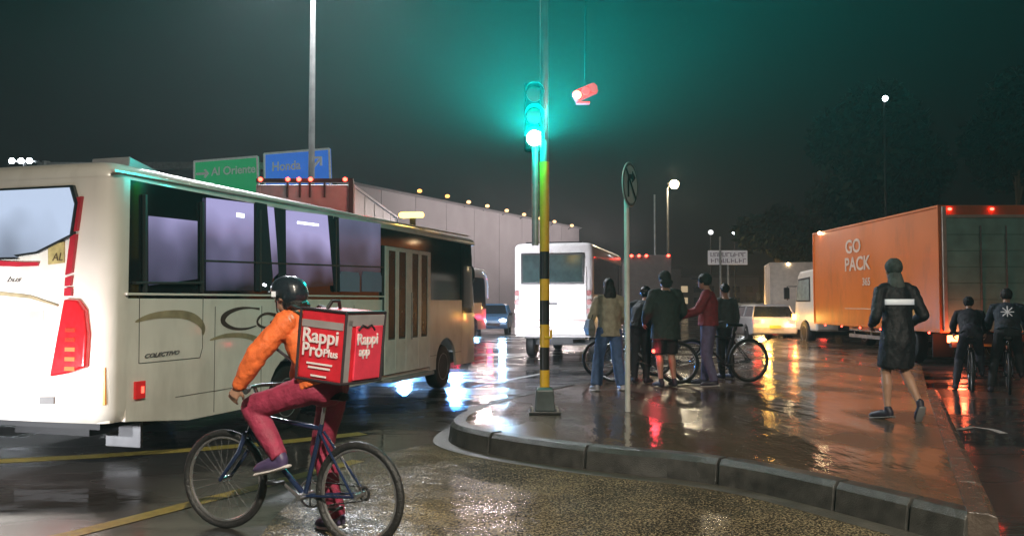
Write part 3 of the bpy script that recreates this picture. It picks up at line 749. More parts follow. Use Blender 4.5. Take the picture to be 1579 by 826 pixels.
# --- cars
def make_car(root, body, L=4.1, W=1.7, front='white', rear_on=True):
    prof = [(0, .35), (-.05, .6), (.0, .95), (.12, 1.0), (3.0, .98), (3.75, .86), (L - .08, .72), (L, .5), (L - .03, .3)]
    poly = list(prof)
    for wx in (3.25, .85):
        for i in range(0, 9):
            a = PI * i / 8; poly.append((wx + .37 * math.cos(a), .30 + .37 * math.sin(a)))
    G().prism(poly, 'y', -W / 2, W / 2).build('body', body, root, bevel=.06, seg=3)
    def sec(x0, x1, z, hw): return [(x0, -hw, z), (x1, -hw, z), (x1, hw, z), (x0, hw, z)]
    G().rings([sec(.08, 3.0, .96, W / 2 - .06), sec(.35, 2.45, 1.38, W / 2 - .2)]).build('windows', GREYG, root, bevel=.03)
    G().rings([sec(.33, 2.47, 1.37, W / 2 - .2), sec(.5, 2.2, 1.45, W / 2 - .32)]).build('roof', body, root, bevel=.03)
    for sgn in (-1, 1):
        for (a, b) in (((.1, .98), (.36, 1.38)), ((1.3, .98), (1.35, 1.38)), ((2.98, .98), (2.43, 1.38))):
            G().tube([(a[0], sgn * (W / 2 - .06), a[1]), (b[0], sgn * (W / 2 - .19), b[1])], .03, 8).build('window_pillar', body, root)
    for wx in (.85, 3.25):
        for y in (-W / 2 + .1, W / 2 - .1): vwheel(root, (wx, y, .31), .31, .19, rimm=RIMM)
    for sgn in (-1, 1):
        G().ell((L - .12, sgn * (W / 2 - .22), .68), (.1, .18, .08)).build('headlight', WHITEON if front == 'white' else AMBON, root, smooth=True)
        G().box((-.02, sgn * (W / 2 - .2), .82), (.06, .26, .16)).build('tail_lamp', REDON if rear_on else REDGL, root, bevel=.02)
        G().ell((2.65, sgn * (W / 2 + .08), .98), (.07, .1, .07)).build('mirror', BLACKP, root, smooth=True)
    G().box((-.06, 0, .62), (.02, .42, .12)).build('number_plate', mat('plate_yellow', (.5, .4, .08), .4), root)
    G().box((L - .0, 0, .5), (.03, 1.0, .14)).build('grille', BLACKP, root)
    return root
SILV = mat('car_silver', (.35, .36, .38), .28, .4, coat=.4)
# following car, just outside the picture, whose headlamps light the rear of the cream bus
dv = Vector((cy_, sy_, 0)); lf = Vector((-sy_, cy_, 0))
car0 = make_car(thing('car', 'silver car stopped close behind the cream bus with headlights on', 'car', BUS_P + lf * 1.25 - dv * 6.3, BUS_YAW), SILV)
for sgn in (-1, 1):
    lamp('SPOT', 420, (.96, .97, 1), car0, (4.1, sgn * .62, .66), (8, sgn * .45, .74), spot=85, blend=.9, size=.06, name='headlight_beam')
p_ = at(762, 500, 40)
car1 = make_car(thing('car', 'blue lit car facing the camera between the cream bus and white van', 'car', (p_.x, 43, 0), R(-93)), mat('car_blue', (.10, .22, .40), .3, coat=.4))
for sgn in (-1, 1): lamp('SPOT', 420, (.25, .6, 1), car1, (4.15, sgn * .6, .68), (9, sgn * .6, .5), spot=100, blend=.9, size=.08, name='headlight_beam')
car2 = make_car(thing('car', 'white car waiting beside the cab of the orange truck', 'car', (at(1196, 500, 31.2).x, 31.3, 0), R(90)), mat('car_white', (.5, .48, .48), .3, coat=.4))
lamp('POINT', 16, (1, .3, .1), car2, (-.3, -.7, .85), size=.1)
spots = [(1165, 46, 'red'), (1150, 60, 'red'), (1180, 75, 'amb'), (1135, 90, 'red'), (1160, 110, 'red')]
lab = ['red lit car queuing left of the white car', 'small dark car in the queue behind the boy', 'far car with amber lamps under the trees', 'farthest but one car in the traffic queue', 'farthest car in the traffic queue under the dark trees']
REDCAR = mat('car_red', (.35, .03, .03), .3, coat=.4)
for (px_, Y, k_), lb in zip(spots, lab):
    c = clone(car2, (at(px_, 480, Y).x, Y, 0), R(90 if k_ == 'red' else -90), lb, 'cars queuing in the distance')
for i, (px_, Y) in enumerate(((1172, 40),)):
    c = clone(car2, (at(px_, 480, Y).x + .3, Y + 5, 0), R(-92), 'car facing the camera with bright lamps far down the street', 'cars queuing in the distance')
    lamp('POINT', 90, (1, .6, .2), c, (4.4, .4, .7), size=.12)

car3 = clone(car1, (-1.95, 24.2, 0), R(-90), 'blue lit car half hidden in front of the cream bus', 'cars facing the camera beside the buses')
car1['group'] = 'cars facing the camera beside the buses'
for sgn in (-1, 1): lamp('SPOT', 420, (.02, .24, 1), car3, (4.2, sgn * .6, .68), (9, sgn * .6, .5), spot=110, blend=.9, size=.1, name='headlight_beam')
for k_, x in enumerate((2.2, 4.6, 7.0)):
    G().ell((x, -.03, .85), (.06, .03, .045)).build('side_marker', REDON, bus2)  # red markers added to this bus for red streaks on the wet road
lamp('POINT', 22, (1, .03, .10), bus2, (8.6, -.25, .9), size=.1); lamp('POINT', 22, (1, .03, .12), bus2, (4.6, -.25, .9), size=.1)
for px_, py_, Y, e_ in ((1163, 480, 52, 700), (1180, 472, 56, 600), (1148, 478, 70, 300), (1172, 486, 41, 200)):
    P = at(px_, py_, Y)
    m_ = clone(car2, (P.x + .6, Y + 4.3, 0), R(-90), {1163: 'car with two warm headlights just left of the white car roof', 1180: 'car with warm headlights above the white car', 1148: 'dim car with warm headlights behind the boy', 1172: 'car with warm headlights right behind the white car'}[px_], 'cars facing the camera far down the street')
    for q in (-.6, .6):
        G().ell((4.2, q, P.z), (.06, .2, .17)).build('headlight', glow('warm_beam', (1, .62, .22), 40), m_)
    lamp('POINT', e_, (1, .58, .18), m_, (4.5, -.6, P.z), size=.12)

# ------------------------------------------------------------------ flyover, gantry, poles
fly = thing('flyover', 'long pale concrete flyover wall with a row of lamps along its top', 'bridge')
CONC = mat('pale_concrete', (.27, .265, .285), .7, var=.12, vscale=.5, bump=.2, bscale=3)
A = at(528, 280, 66); B = at(893, 352, 104)
A0 = Vector((A.x, A.y, 0)); B0 = Vector((B.x, B.y, 0)); D = (B0 - A0); LL = D.length; D.normalize(); Nn = Vector((-D.y, D.x, 0))
NP = 9
for i in range(NP):
    a0, a1 = (i + .006) / NP, (i + .994) / NP
    ha = A.z + (B.z - A.z) * a0; hb = A.z + (B.z - A.z) * a1; p, q = A0.lerp(B0, a0), A0.lerp(B0, a1)
    vs = [p, q, q + Nn * .6, p + Nn * .6, p + Vector((0, 0, ha)), q + Vector((0, 0, hb)), q + Nn * .6 + Vector((0, 0, hb)), p + Nn * .6 + Vector((0, 0, ha))]
    G().add(vs, [(3, 2, 1, 0), (4, 5, 6, 7), (0, 1, 5, 4), (1, 2, 6, 5), (2, 3, 7, 6), (3, 0, 4, 7)]).build('wall_panel', CONC, fly)
v1 = A0 - Nn * .15 + Vector((0, 0, A.z + .02)); v2 = B0 - Nn * .15 + Vector((0, 0, B.z + .02))
G().tube([v1, v2], [(.3, .12), (.3, .12)], 4).build('coping', CONC, fly)
G().add([A0 + Nn * .7, B0 + Nn * .7, B0 + Nn * 14, A0 + Nn * 14] + [q + Vector((0, 0, z)) for q, z in ((A0 + Nn * .7, A.z - 1), (B0 + Nn * .7, B.z - 1), (B0 + Nn * 14, B.z - 1), (A0 + Nn * 14, A.z - 1))],
        [(3, 2, 1, 0), (4, 5, 6, 7), (0, 1, 5, 4), (1, 2, 6, 5), (2, 3, 7, 6), (3, 0, 4, 7)]).build('deck', CONC, fly)
lampx = [(640, 295), (683, 303), (716, 312), (745, 318), (775, 325), (802, 331), (826, 337), (849, 342), (876, 348)]
for i, (px_, py_) in enumerate(lampx):
    r = ray(px_, py_)                           # meet the wall line in plan
    den = r.x * (-D.y) + r.y * D.x
    k = (A0.x * (-D.y) + A0.y * D.x) / den
    P = Vector((r.x * k, r.y * k, 1.55 + r.z * k)) - Nn * .5
    G().ell(P, (.22, .22, .17), n=10, m=6).build('wall_lamp', glow('fly_warm', (1, .42, .10), 3.4) if i < 2 else glow('fly_white', (1, .58, .26), 2.8), fly)
    G().tube([P + Vector((0, 0, -.1)), P + Nn * .6 + Vector((0, 0, -.5))], .05, 6).build('lamp_bracket', BLACKP, fly)
    if i % 2 == 0: lamp('POINT', 1500, (1, .82, .78), fly, P - Nn * 7 - Vector((0, 0, 1.5)), size=.3)

gan = thing('sign_gantry', 'overhead gantry with a green and a blue direction sign above the bus', 'road sign')
GY = 44
mat('mast_grey', (.13, .125, .12), .5, .3, var=.2)
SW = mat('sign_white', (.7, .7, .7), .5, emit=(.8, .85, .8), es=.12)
def sign(name, pix, m, label):
    P = [at(*pix[0], GY + 1.2), at(*pix[1], GY), at(*pix[2], GY), at(*pix[3], GY + 1.2)]
    e1 = (P[1] - P[0]); nrm = Vector((e1.y, -e1.x, 0)).normalized()
    o = G().add([p for p in P] + [p - nrm * .08 for p in P], [(0, 1, 2, 3), (7, 6, 5, 4), (0, 4, 5, 1), (1, 5, 6, 2), (2, 6, 7, 3), (3, 7, 4, 0)]).build(name, m, gan, label=label)
    g = G(); ins = []
    c = sum(P, Vector()) / 4
    Q = [p + nrm * .03 + (c - p) * .02 for p in P]
    for a, b in zip(Q, Q[1:] + Q[:1]): g.tube([a, b], .06, 6)
    g.build('sign_border', mat('sign_white', (.7, .7, .7), .5, emit=(.8, .85, .8), es=.12), o)
    return o, P, nrm
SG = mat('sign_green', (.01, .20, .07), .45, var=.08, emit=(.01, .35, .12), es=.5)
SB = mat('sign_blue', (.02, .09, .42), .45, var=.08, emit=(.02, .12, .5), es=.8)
o, P, nr = sign('green_panel', [(299, 249), (398, 241), (400, 300), (299, 300)], SG, 'green direction sign panel')
e = (P[1] - P[0]).normalized()
a = at(327, 271, GY + .75) + nr * .06; lettering('Al Oriente', .62, a, e, (0, 0, 1), SW, o, bold=.012)
g = G(); a = at(314, 268, GY + .95) + nr * .05; g.tube([a - e * .4, a + e * .3], .07, 6); g.tube([a + e * .1 + Vector((0, 0, .2)), a + e * .32, a + e * .1 - Vector((0, 0, .2))], .06, 6); g.build('sign_arrow', SW, o)
o, P, nr = sign('blue_panel', [(407, 237), (509, 229), (511, 286), (408, 290)], SB, 'blue direction sign panel')
e = (P[1] - P[0]).normalized()
a = at(420, 264, GY + .95) + nr * .06; lettering('Honda', .68, a, e, (0, 0, 1), SW, o, bold=.015, xs=.95)
g = G(); a = at(489, 252, GY + .2) + nr * .05; u = Vector((0, 0, 1))
g.tube([a - e * .26 - u * .28, a + e * .22 + u * .24], .07, 6); g.tube([a - e * .14 + u * .3, a + e * .26 + u * .3, a + e * .26 - u * .14], .07, 6); g.build('sign_arrow', SW, o)
zz = at(400, 246, GY + 1).z
G().box(((at(60, 240, GY + 1.6).x + at(505, 240, GY + 1.6).x) / 2, GY + 1.6, zz - .25), (at(505, 240, GY + 1.6).x - at(60, 240, GY + 1.6).x, .35, .35)).build('gantry_beam', STEEL, gan)
for px_ in (70, 440): G().cyl((at(px_, 300, GY + 1.6).x, GY + 1.6, 0), (at(px_, 300, GY + 1.6).x, GY + 1.6, zz), .2).build('gantry_post', STEEL, gan)

def street_lamp(label, base, h, arms, r0=.11, r1=.06, power=1500, col=(1, .86, .68), em=WARMON, group=None, head=.55, spot=150, m=None):
    m = m or mat('mast_grey', (.13, .125, .12), .5, .3, var=.2)
    t = thing('street_lamp', label, 'street lamp', base, 0, group)
    G().cyl((0, 0, 0), (0, 0, .5), r0 * 1.5, r2=r0 * 1.3).build('base', m, t)
    G().tube([(0, 0, .4), (0, 0, h * .5), (0, 0, h)], [r0, (r0 + r1) / 2, r1], 12).build('pole', m, t, smooth=True)
    for dx, dy in arms:
        L = math.hypot(dx, dy); d = Vector((dx, dy, 0)) / max(L, .01)
        G().tube([(0, 0, h - .1), (dx * .4, dy * .4, h + .18), (dx, dy, h + .25)], .035, 8).build('arm', m, t, smooth=True)
        hp_ = Vector((dx, dy, h + .22))
        hd = G().tube([hp_ - d * head * .4, hp_ + d * head * .3, hp_ + d * head * .6], [(.13, .06), (.16, .08), (.08, .04)], 10, ref=Vector((-d.y, d.x, 0)), round_ends=True).build('lamp_head', m, t, smooth=True)
        G().ell(hp_ + d * head * .15 - Vector((0, 0, .07)), (.17, .17, .05)).build('lamp_lens', em, hd, smooth=True)
        if power: lamp('SPOT', power, col, t, hp_ + d * head * .15 - Vector((0, 0, .16)), hp_ + d * head * .15 - Vector((0, 0, 5)), spot=spot, blend=.5, size=.15)
    return t
P = at(479, 400, 26)
street_lamp('tall twin-arm street lamp rising in front of the blue sign', (P.x, 26, 0), 12.6, [(-1.4, -.6), (1.6, -.6)], .12, .075, 8500, (.92, .95, 1.0), WHITEON)
street_lamp('street lamp beside the camera lighting the pavement corner', (3.2, -6.0, 0), 9.0, [(-1.2, .8)], power=14500, col=(1, .88, .72))
P = at(1030, 420, 42); Q = at(1037, 290, 42)
sl = street_lamp('lit street lamp beyond the people, above the parked bicycles', (P.x, 42, 0), Q.z, [(.25, -.15)], .09, .05, 900, (1, .86, .6), WARMON, spot=160)
G().ell((.3, -.25, Q.z + .15), (.22, .22, .22)).build('lamp_globe', WARMON, sl, smooth=True)
lamp('POINT', 500, (1, .84, .58), sl, (.3, -.75, Q.z + .1), size=.2)
P = at(1010, 400, 38)
sp_ = thing('pole', 'thin bare pole left of the lit street lamp', 'pole', (P.x, 38, 0))
G().tube([(0, 0, 0), (0, 0, at(1008, 300, 38).z)], [.06, .04], 8).build('shaft', STEEL, sp_)
for px_, py_, Y, lb in ((1365, 152, 34, 'small white street lamp shining before the big dark tree'), (1133, 357, 70, 'far white street lamp above the white board'), (1096, 358, 80, 'faint far street lamp left of the white board')):
    P = at(px_, py_, Y)
    t = thing('street_lamp', lb, 'street lamp', (P.x, Y, 0))
    G().tube([(0, .1, 0), (0, .1, P.z)], [.07, .04], 8).build('pole', BLACKP, t)
    G().ell((0, 0, P.z), (.0032 * Y, .1, .0030 * Y)).build('lamp_lens', WHITEON if Y < 75 else glow('dim', (.7, .7, .7), 2), t, smooth=True)
# floodlights at top left
t = thing('floodlight_mast', 'distant mast with three white floodlights above the bus roof', 'street lamp', (at(35, 400, 42).x, 42, 0))
P = at(35, 249, 42); G().tube([(0, 0, 0), (0, 0, P.z)], [.12, .08], 8).build('pole', BLACKP, t)
G().box((0, 0, P.z), (1.4, .08, .08)).build('crossbar', BLACKP, t)
for px_ in (21, 35, 48): G().ell((at(px_, 249, 42).x - t.location.x, -.15, P.z), (.15, .08, .14)).build('lamp_lens', WHITEON, t, smooth=True)

# ------------------------------------------------------------------ striped traffic signal pole
YEL = mat('pole_yellow', (.62, .38, .02), .35, var=.15, vscale=10)
PX = gp(840, 636, ZI)
sig = thing('traffic_light', 'yellow and black striped traffic signal pole with a shining green light', 'traffic light', (PX.x, PX.y, ZI))
def pz(py): return at(840, py, PX.y).z - ZI
cuts_ = [(607, 570), (570, 535), (535, 500), (500, 463), (463, 430), (430, 388), (388, 250)]
for k_, (a, b) in enumerate(cuts_):
    G().cyl((0, 0, pz(a)), (0, 0, pz(b)), .058, 20).build('pole_band', YEL if k_ % 2 == 0 else BLACKP, sig, smooth=True)
G().cyl((0, 0, pz(250)), (0, 0, 6.4), .055, 20, r2=.045).build('pole_upper', MATS['mast_grey'], sig, smooth=True)
g = G()
def sq(h, z): return [(-h, -h, z), (h, -h, z), (h, h, z), (-h, h, z)]
g.rings([sq(.12, .03), sq(.105, .28), sq(.075, .31)])
g.build('pole_base', mat('base_paint', (.05, .065, .065), .4, var=.3), sig, bevel=.012)
G().box((0, 0, .016), (.38, .34, .03)).build('base_plate', BLACKP, sig, bevel=.006)
for sx in (-1, 1):
    for sy in (-1, 1): G().cyl((sx * .15, sy * .13, .03), (sx * .15, sy * .13, .065), .016, 6).build('bolt', STEEL, sig)
G().tube([(-.005, -.06, pz(520)), (.075, -.03, pz(520)), (.075, -.03, pz(508))], .018, 8).build('clamp', YEL, sig)
# conduit beside the pole: made up, stands in for the signal's glare streak
HZ = at(824, 213, PX.y).z - ZI; HX = at(824, 213, PX.y).x - PX.x
MATTE = mat('matte_black', (.006, .006, .006), 1.0, var=0, spec=0)
G().tube([(HX + .01, .02, HZ - .1), (HX + .01, .02, pz(378))], .042, 12).build('glare_column', STEEL, sig, smooth=True)
head = G().box((HX, .09, HZ + .27), (.24, .16, .84)).build('signal_head', MATTE, sig, bevel=.03, seg=3)
GREENON = glow('green_lamp_on', (.35, 1, .86), 60)
for k_, zz in enumerate((0, .27, .54)):
    m = GREENON if k_ == 0 else mat('lens_off_%d' % k_, (.05, .03, .01), .3, var=0)
    G().cyl((HX, .012, HZ + zz), (HX, -.004, HZ + zz), .095, 22).build('signal_lens', m, head)
    vs = []; rs = []
    for yy, rr in ((.0, .108), (-.15, .112)):
        rs.append([(HX + math.cos(a) * rr, yy, HZ + zz + math.sin(a) * rr) for a in [PI * (-.1 + 1.2 * i / 14) for i in range(15)]])
    G().rings(rs, closed=False, cap=(False, False)).build('visor', MATTE, head)
for zz in (.5, .05, -.5, -.85): G().box((HX / 2, .045, HZ + zz), (abs(HX) + .05, .04, .04)).build('bracket', BLACKP, sig)
lamp('POINT', 70, (.0, 1.0, .82), sig, (HX, -.16, HZ - .02), size=.06, name='green_light')
lamp('SPOT', 23000, (.0, 1.0, .88), sig, (HX, -.13, HZ), (HX - .0, -.70, HZ + .9), spot=172, blend=.7, size=.08, name='green_light')  # added upward beam, only there to spread a teal glow through the haze
# mast arm with the red signal
RP = at(902, 143, PX.y - .2) - PX; RP.z = at(902, 143, PX.y - .2).z - ZI
G().tube([(0, 0, 5.2), (RP.x * .6, -.1, 5.2), (RP.x + .35, -.2, 5.1)], [.04, .03, .025], 8).build('mast_arm', BLACKP, sig, smooth=True)
G().tube([(RP.x, RP.y, RP.z + .08), (RP.x + .02, -.16, 5.15)], .010, 6).build('hanger', MATTE, sig)
rt = Matrix.Rotation(R(-24), 3, 'Y')
rh = G().box(RP, (.30, .13, .13), rt).build('red_signal_head', mat('red_lit_housing', (.42, .002, .004), .8, var=.1, emit=(1, .01, .03), es=.55, spec=0), sig, bevel=.03, seg=3)  # housing coloured and glowing red, standing in for the lamp's light on it
e = rt @ Vector((1, 0, 0))
for k_, q in enumerate((-.11, 0.0, .10)):
    c = RP + e * q + Vector((0, -.07, 0))
    G().ell(c, (.052, .015, .052)).build('signal_lens', glow('red_hot', (1, .22, .12), 9) if k_ == 0 else glow('red_warm%d' % k_, (1, .03, .05), 1.3 if k_ == 1 else .8), rh)
G().box(RP + Vector((-.03, -.05, -.14)), (.16, .1, .02)).build('visor', MATS['red_lit_housing'], rh)
lamp('POINT', 14, (1, .05, .05), sig, RP + e * -.1 + Vector((0, -.2, 0)), size=.04)

# round no-turn sign
SP = gp(968, 634, ZI)
rs_ = thing('road_sign', 'round no right turn sign seen edge-on atop a slim white pole', 'road sign', (SP.x, SP.y, ZI), R(62))
G().tube([(0, 0, 0), (0, 0, 2.72)], .033, 12).build('pole', mat('pole_white', (.55, .54, .5), .4, var=.15), rs_, smooth=True)
zc = at(968, 285, SP.y).z - ZI
dk = G().cyl((0, -.04, zc), (0, -.052, zc), .275, 40).build('sign_disc', mat('disc_white', (.42, .46, .44), .4, var=.1), rs_, smooth=True)
G().torus((0, -.054, zc), (0, 1, 0), .25, .018, 40, 6, flat=.3).build('sign_ring', mat('ring_dark', (.10, .10, .10), .4, var=0), dk)
g = G(); BK = mat('sign_black', (.01, .01, .01), .5, var=0)
g.tube([(-.09, -.058, zc - .16), (-.09, -.058, zc + .02), (-.07, -.058, zc + .09), (.02, -.058, zc + .1), (.07, -.058, zc + .1)], [(.03, .004)] * 5, 4, ref=(1, 0, 0))
g.prism([(.05, zc + .17), (.05, zc + .03), (.16, zc + .1)], 'y', -.062, -.056); g.build('sign_arrow', BK, dk)
G().tube([(-.17, -.064, zc + .17), (.17, -.064, zc - .17)], [(.022, .004)] * 2, 4).build('sign_slash', BK, dk)
G().box((0, -.025, zc), (.06, .03, .3)).build('sign_bracket', STEEL, rs_)

# white board with two rows of worn lettering
BY = 40
P = at(1122, 397, BY)
bd = thing('road_sign', 'white board with two rows of worn lettering on two thin posts', 'road sign', (P.x, BY, 0))
wB = at(1153, 397, BY).x - at(1092, 397, BY).x; hB = at(1122, 386, BY).z - at(1122, 408, BY).z
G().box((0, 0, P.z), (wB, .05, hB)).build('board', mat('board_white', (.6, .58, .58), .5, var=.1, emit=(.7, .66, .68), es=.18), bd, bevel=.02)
BT = mat('board_print', (.16, .10, .14), .5, var=.2)
g = G(); rr = random.Random(4)
for row in range(2):
    for k_ in range(9):
        x = -wB / 2 + .14 + k_ * (wB - .25) / 8.6 + (.02 * row)
        z = P.z + (.14 if row == 0 else -.15)
        g.box((x, -.03, z), (.035, .012, .2)); g.box((x + .08, -.03, z + rr.choice((-.08, .08, 0))), (.1, .012, .03))
        if rr.random() < .6: g.box((x + .12, -.03, z + rr.choice((-.03, .03))), (.03, .012, .13))
g.build('worn_lettering', BT, bd)
for px_, top in ((1110, 365), (1123, 400)):
    x = at(px_, 400, BY).x - P.x; G().tube([(x, .07 if px_ > 1115 else -.08, 0), (x, .07 if px_ > 1115 else -.08, at(px_, top, BY).z)], .05, 8).build('post', STEEL, bd)

# ------------------------------------------------------------------ trees
def tree(label, base, h, cz, rx, rz, n, seed, leafc=(.018, .026, .015), ls=.42):
    rr = random.Random(seed); t = thing('tree', label, 'tree', base)
    BARK = mat('bark', (.05, .04, .03), .8, var=.3)
    g = G(); g.tube([(0, 0, 0), (.1, 0, cz * .4), (.0, .1, cz * .8), (.1, 0, cz + rz * .5)], [.28, .22, .16, .05], 10)
    cl = []
    for i in range(13):
        a = rr.uniform(0, 2 * PI); q = rr.uniform(.25, .8); zz = cz + rr.uniform(-.7, .75) * rz
        k = math.sqrt(max(.1, 1 - ((zz - cz) / rz) ** 2)); c = Vector((math.cos(a) * rx * q * k, math.sin(a) * rx * q * k, zz)); cl.append((c, rr.uniform(.3, .55) * rx))
        g.tube([(0, 0, cz * .55 + rr.uniform(0, cz * .3)), c * .5 + Vector((0, 0, cz * .42)), c], [.09, .06, .02], 6)
    g.build('trunk', BARK, t, smooth=True)
    vs = []; fs = []; ms = []
    for c, r in cl:
        for _ in range(n // len(cl)):
            d = Vector((rr.gauss(0, 1), rr.gauss(0, 1), rr.gauss(0, 1))).normalized() * r * rr.uniform(.45, 1.12); p = c + d
            u = Vector((rr.gauss(0, 1), rr.gauss(0, 1), rr.gauss(0, 1))).normalized(); v = u.orthogonal().normalized(); s_ = ls * rr.uniform(.4, 1)
            k = len(vs); vs += [p - u * s_, p + v * s_ * .45, p + u * s_, p - v * s_ * .45]; fs.append((k, k + 1, k + 2, k + 3)); ms.append(rr.randint(0, 1))
    g = G(); g.v = [tuple(v) for v in vs]; g.f = fs; g.m = ms
    me = bpy.data.meshes.new('crown'); me.from_pydata(g.v, [], g.f)
    me.materials.append(mat('leaf_a', leafc, .6)); me.materials.append(mat('leaf_b', tuple(c * .6 for c in leafc), .6))
    for p, mi in zip(me.polygons, ms): p.material_index = mi
    o = bpy.data.objects.new('crown', me); COL.objects.link(o); o.parent = t
    return t
P = at(1345, 265, 44); tree('big dark tree rising behind the orange truck', (P.x, 44, 0), 11, P.z - .3, 3.6, 4.1, 15000, 1)
P = at(1200, 350, 58); tree('smaller bushy tree left of the big tree, beyond the white truck', (P.x, 58, 0), 7, P.z - .5, 2.4, 2.2, 6000, 2)
P = at(1570, 215, 46); tree('dark tree at the right edge above the truck roof', (P.x, 46, 0), 10, P.z - .5, 3.3, 4.0, 10000, 3)
P = at(1290, 320, 62); tree('low tree between the white truck and the big tree', (P.x, 62, 0), 10, P.z - 1, 2.8, 3.0, 6000, 5)
# far buildings closing the street
for px0, px1, top, Y, lb in ((1040, 1170, 428, 150, 'low dark building at the end of the street'), (880, 1050, 415, 140, 'dark building behind the white van')):
    a, b = at(px0, top, Y), at(px1, top, Y)
    t = thing('building', lb, 'building', ((a.x + b.x) / 2, Y, 0))
    G().box((0, 5, a.z / 2), (b.x - a.x, 10, a.z)).build('wall', mat('far_wall', (.12, .11, .11), .8), t)
    G().box((0, 5, a.z + .2), (b.x - a.x + .6, 10.6, .4)).build('roof', mat('far_roof', (.06, .06, .06), .8), t)
    for k_ in range(6):
        for q in (.3, .65):
            G().box(((k_ - 2.5) * (b.x - a.x) / 6.5, -.03, a.z * q), (1.2, .1, 1.1)).build('window', glow('far_win', (1, .75, .45), .5) if (k_ * 7 + int(q * 10)) % 3 == 0 else BLACKG, t)

# ------------------------------------------------------------------ bicycles  (x forward, y left, z up; origin under the rear hub)
def bike(label, loc, yaw, framem, tyrem, wb=1.08, r=.335, group=None, detail=True, steer=0, sad=.95, hb=1.0, crank=20):
    t = thing('bicycle', label, 'bicycle', loc, yaw, group)
    ST = mat('bike_steel', (.35, .35, .36), .25, .8)
    def wheel(cx, par_steer):
        c = Vector((cx, 0, r)); ax = Vector((-math.sin(par_steer), math.cos(par_steer), 0))
        ty = G().torus(c, ax, r - .022, .024, 56, 10).build('wheel', tyrem, t, smooth=True)
        G().torus(c, ax, r - .052, .012, 56, 6, flat=1.0).build('rim', mat('bike_rim', (.5, .5, .5), .25, .85), ty, smooth=True)
        a = ax.orthogonal().normalized(); b = ax.cross(a); g = G(); N = 28
        for i in range(N):
            th = 2 * PI * i / N; th2 = th + (.5 if i % 2 else -.5)
            p1 = c + (a * math.cos(th) + b * math.sin(th)) * (r - .055)
            p0 = c + (a * math.cos(th2) + b * math.sin(th2)) * .022 + ax * (.025 if i % 4 < 2 else -.025)
            g.tube([p0, p1], .0011 if detail else .002, 4)
        sp = g.build('spokes', ST, ty); sp['kind'] = 'stuff'
        G().cyl(c - ax * .05, c + ax * .05, .02, 12).build('hub', ST, ty, smooth=True)
        return c
    c0 = wheel(0, 0); c1 = wheel(wb, steer)
    bbp = Vector((.43, 0, .29)); st = Vector((.30, 0, .76)); hd0 = Vector((wb - .22, 0, .66)); hd1 = Vector((wb - .27, 0, .80))
    g = G()
    g.tube([bbp, st], .016, 12); g.tube([st - Vector((0, 0, .03)), hd1 - Vector((0, 0, .02))], .016, 12); g.tube([bbp, hd0 + Vector((0, 0, .02))], .019, 12)
    g.tube([hd0 - Vector((-.01, 0, .02)), hd1 + Vector((-.01, 0, .02))], .022, 12)
    for s_ in (-1, 1):
        g.tube([bbp + Vector((0, s_ * .02, 0)), c0 + Vector((0, s_ * .065, 0))], .010, 8)
        g.tube([st + Vector((0, s_ * .02, -.05)), c0 + Vector((0, s_ * .065, 0))], .009, 8)
    g.build('frame', framem, t, smooth=True)
    g = G(); sv = Vector((-math.sin(steer), math.cos(steer), 0))
    for s_ in (-1, 1): g.tube([c1 + sv * s_ * .055, hd0 + Vector((.05, 0, -.12)) + sv * s_ * .055, hd0 + Vector((.01, 0, 0)) + sv * s_ * .04], [.012, .017, .017], 10)
    g.tube([hd0 + Vector((.01, 0, 0)) - sv * .05, hd0 + Vector((.01, 0, 0)) + sv * .05], .02, 8)
    g.build('fork', framem, t, smooth=True)
    g = G(); g.tube([st, Vector((.27, 0, sad - .04))], .013, 10); g.build('seat_post', ST, t, smooth=True)
    g = G(); g.rings([[Vector((x, y * w_, z)) for y, z in ((-1, sad - .02), (-.6, sad + .012), (.0, sad + .02), (.6, sad + .012), (1, sad - .02), (0, sad - .035))] for x, w_ in ((.12, .06), (.17, .075), (.24, .05), (.33, .022), (.385, .012))])
    g.build('saddle', BLACKP, t, smooth=True)
    hx = wb - .30; top = Vector((hx, 0, hb))
    g = G(); g.tube([hd1, Vector((hx + .02, 0, hb - .05)), top + Vector((.05, 0, 0))], .014, 10)
    pts = [top + Vector((.05 - abs(q) * .18 * (1 if abs(q) > .5 else .5), 0, .0)) + sv * q * .31 for q in (-1, -.6, -.2, .2, .6, 1)]
    g.tube(pts, .012, 10); g.build('handlebar', ST, t, smooth=True)
    for s_ in (0, 5):
        d = (pts[s_] - pts[1 if s_ == 0 else 4]).normalized()
        G().tube([pts[s_] - d * .11, pts[s_] + d * .005], .017, 10).build('grip', RUBBER, t, smooth=True)
        G().tube([pts[s_] - d * .12 + Vector((.03, 0, 0)), pts[s_] - d * .03 + Vector((.05, 0, -.01))], .006, 6).build('brake_lever', BLACKP, t)
    g = G(); g.torus(bbp + Vector((0, -.05, 0)), (0, 1, 0), .085, .008, 28, 6); ca = R(crank)
    for s_ in (1, -1):
        d = Vector((math.cos(ca) * s_, 0, math.sin(ca) * s_)) * .165
        g.tube([bbp + Vector((0, s_ * .06, 0)), bbp + d + Vector((0, s_ * .08, 0))], .011, 8)
    g.tube([bbp + Vector((0, -.07, 0)), bbp + Vector((0, .07, 0))], .022, 12)
    for k_ in range(4): g.tube([bbp + Vector((0, -.05, 0)), bbp + Vector((math.cos(k_ * PI / 2) * .085, -.05, math.sin(k_ * PI / 2) * .085))], .007, 6)
    g.build('crankset', ST if detail else BLACKP, t, smooth=True)
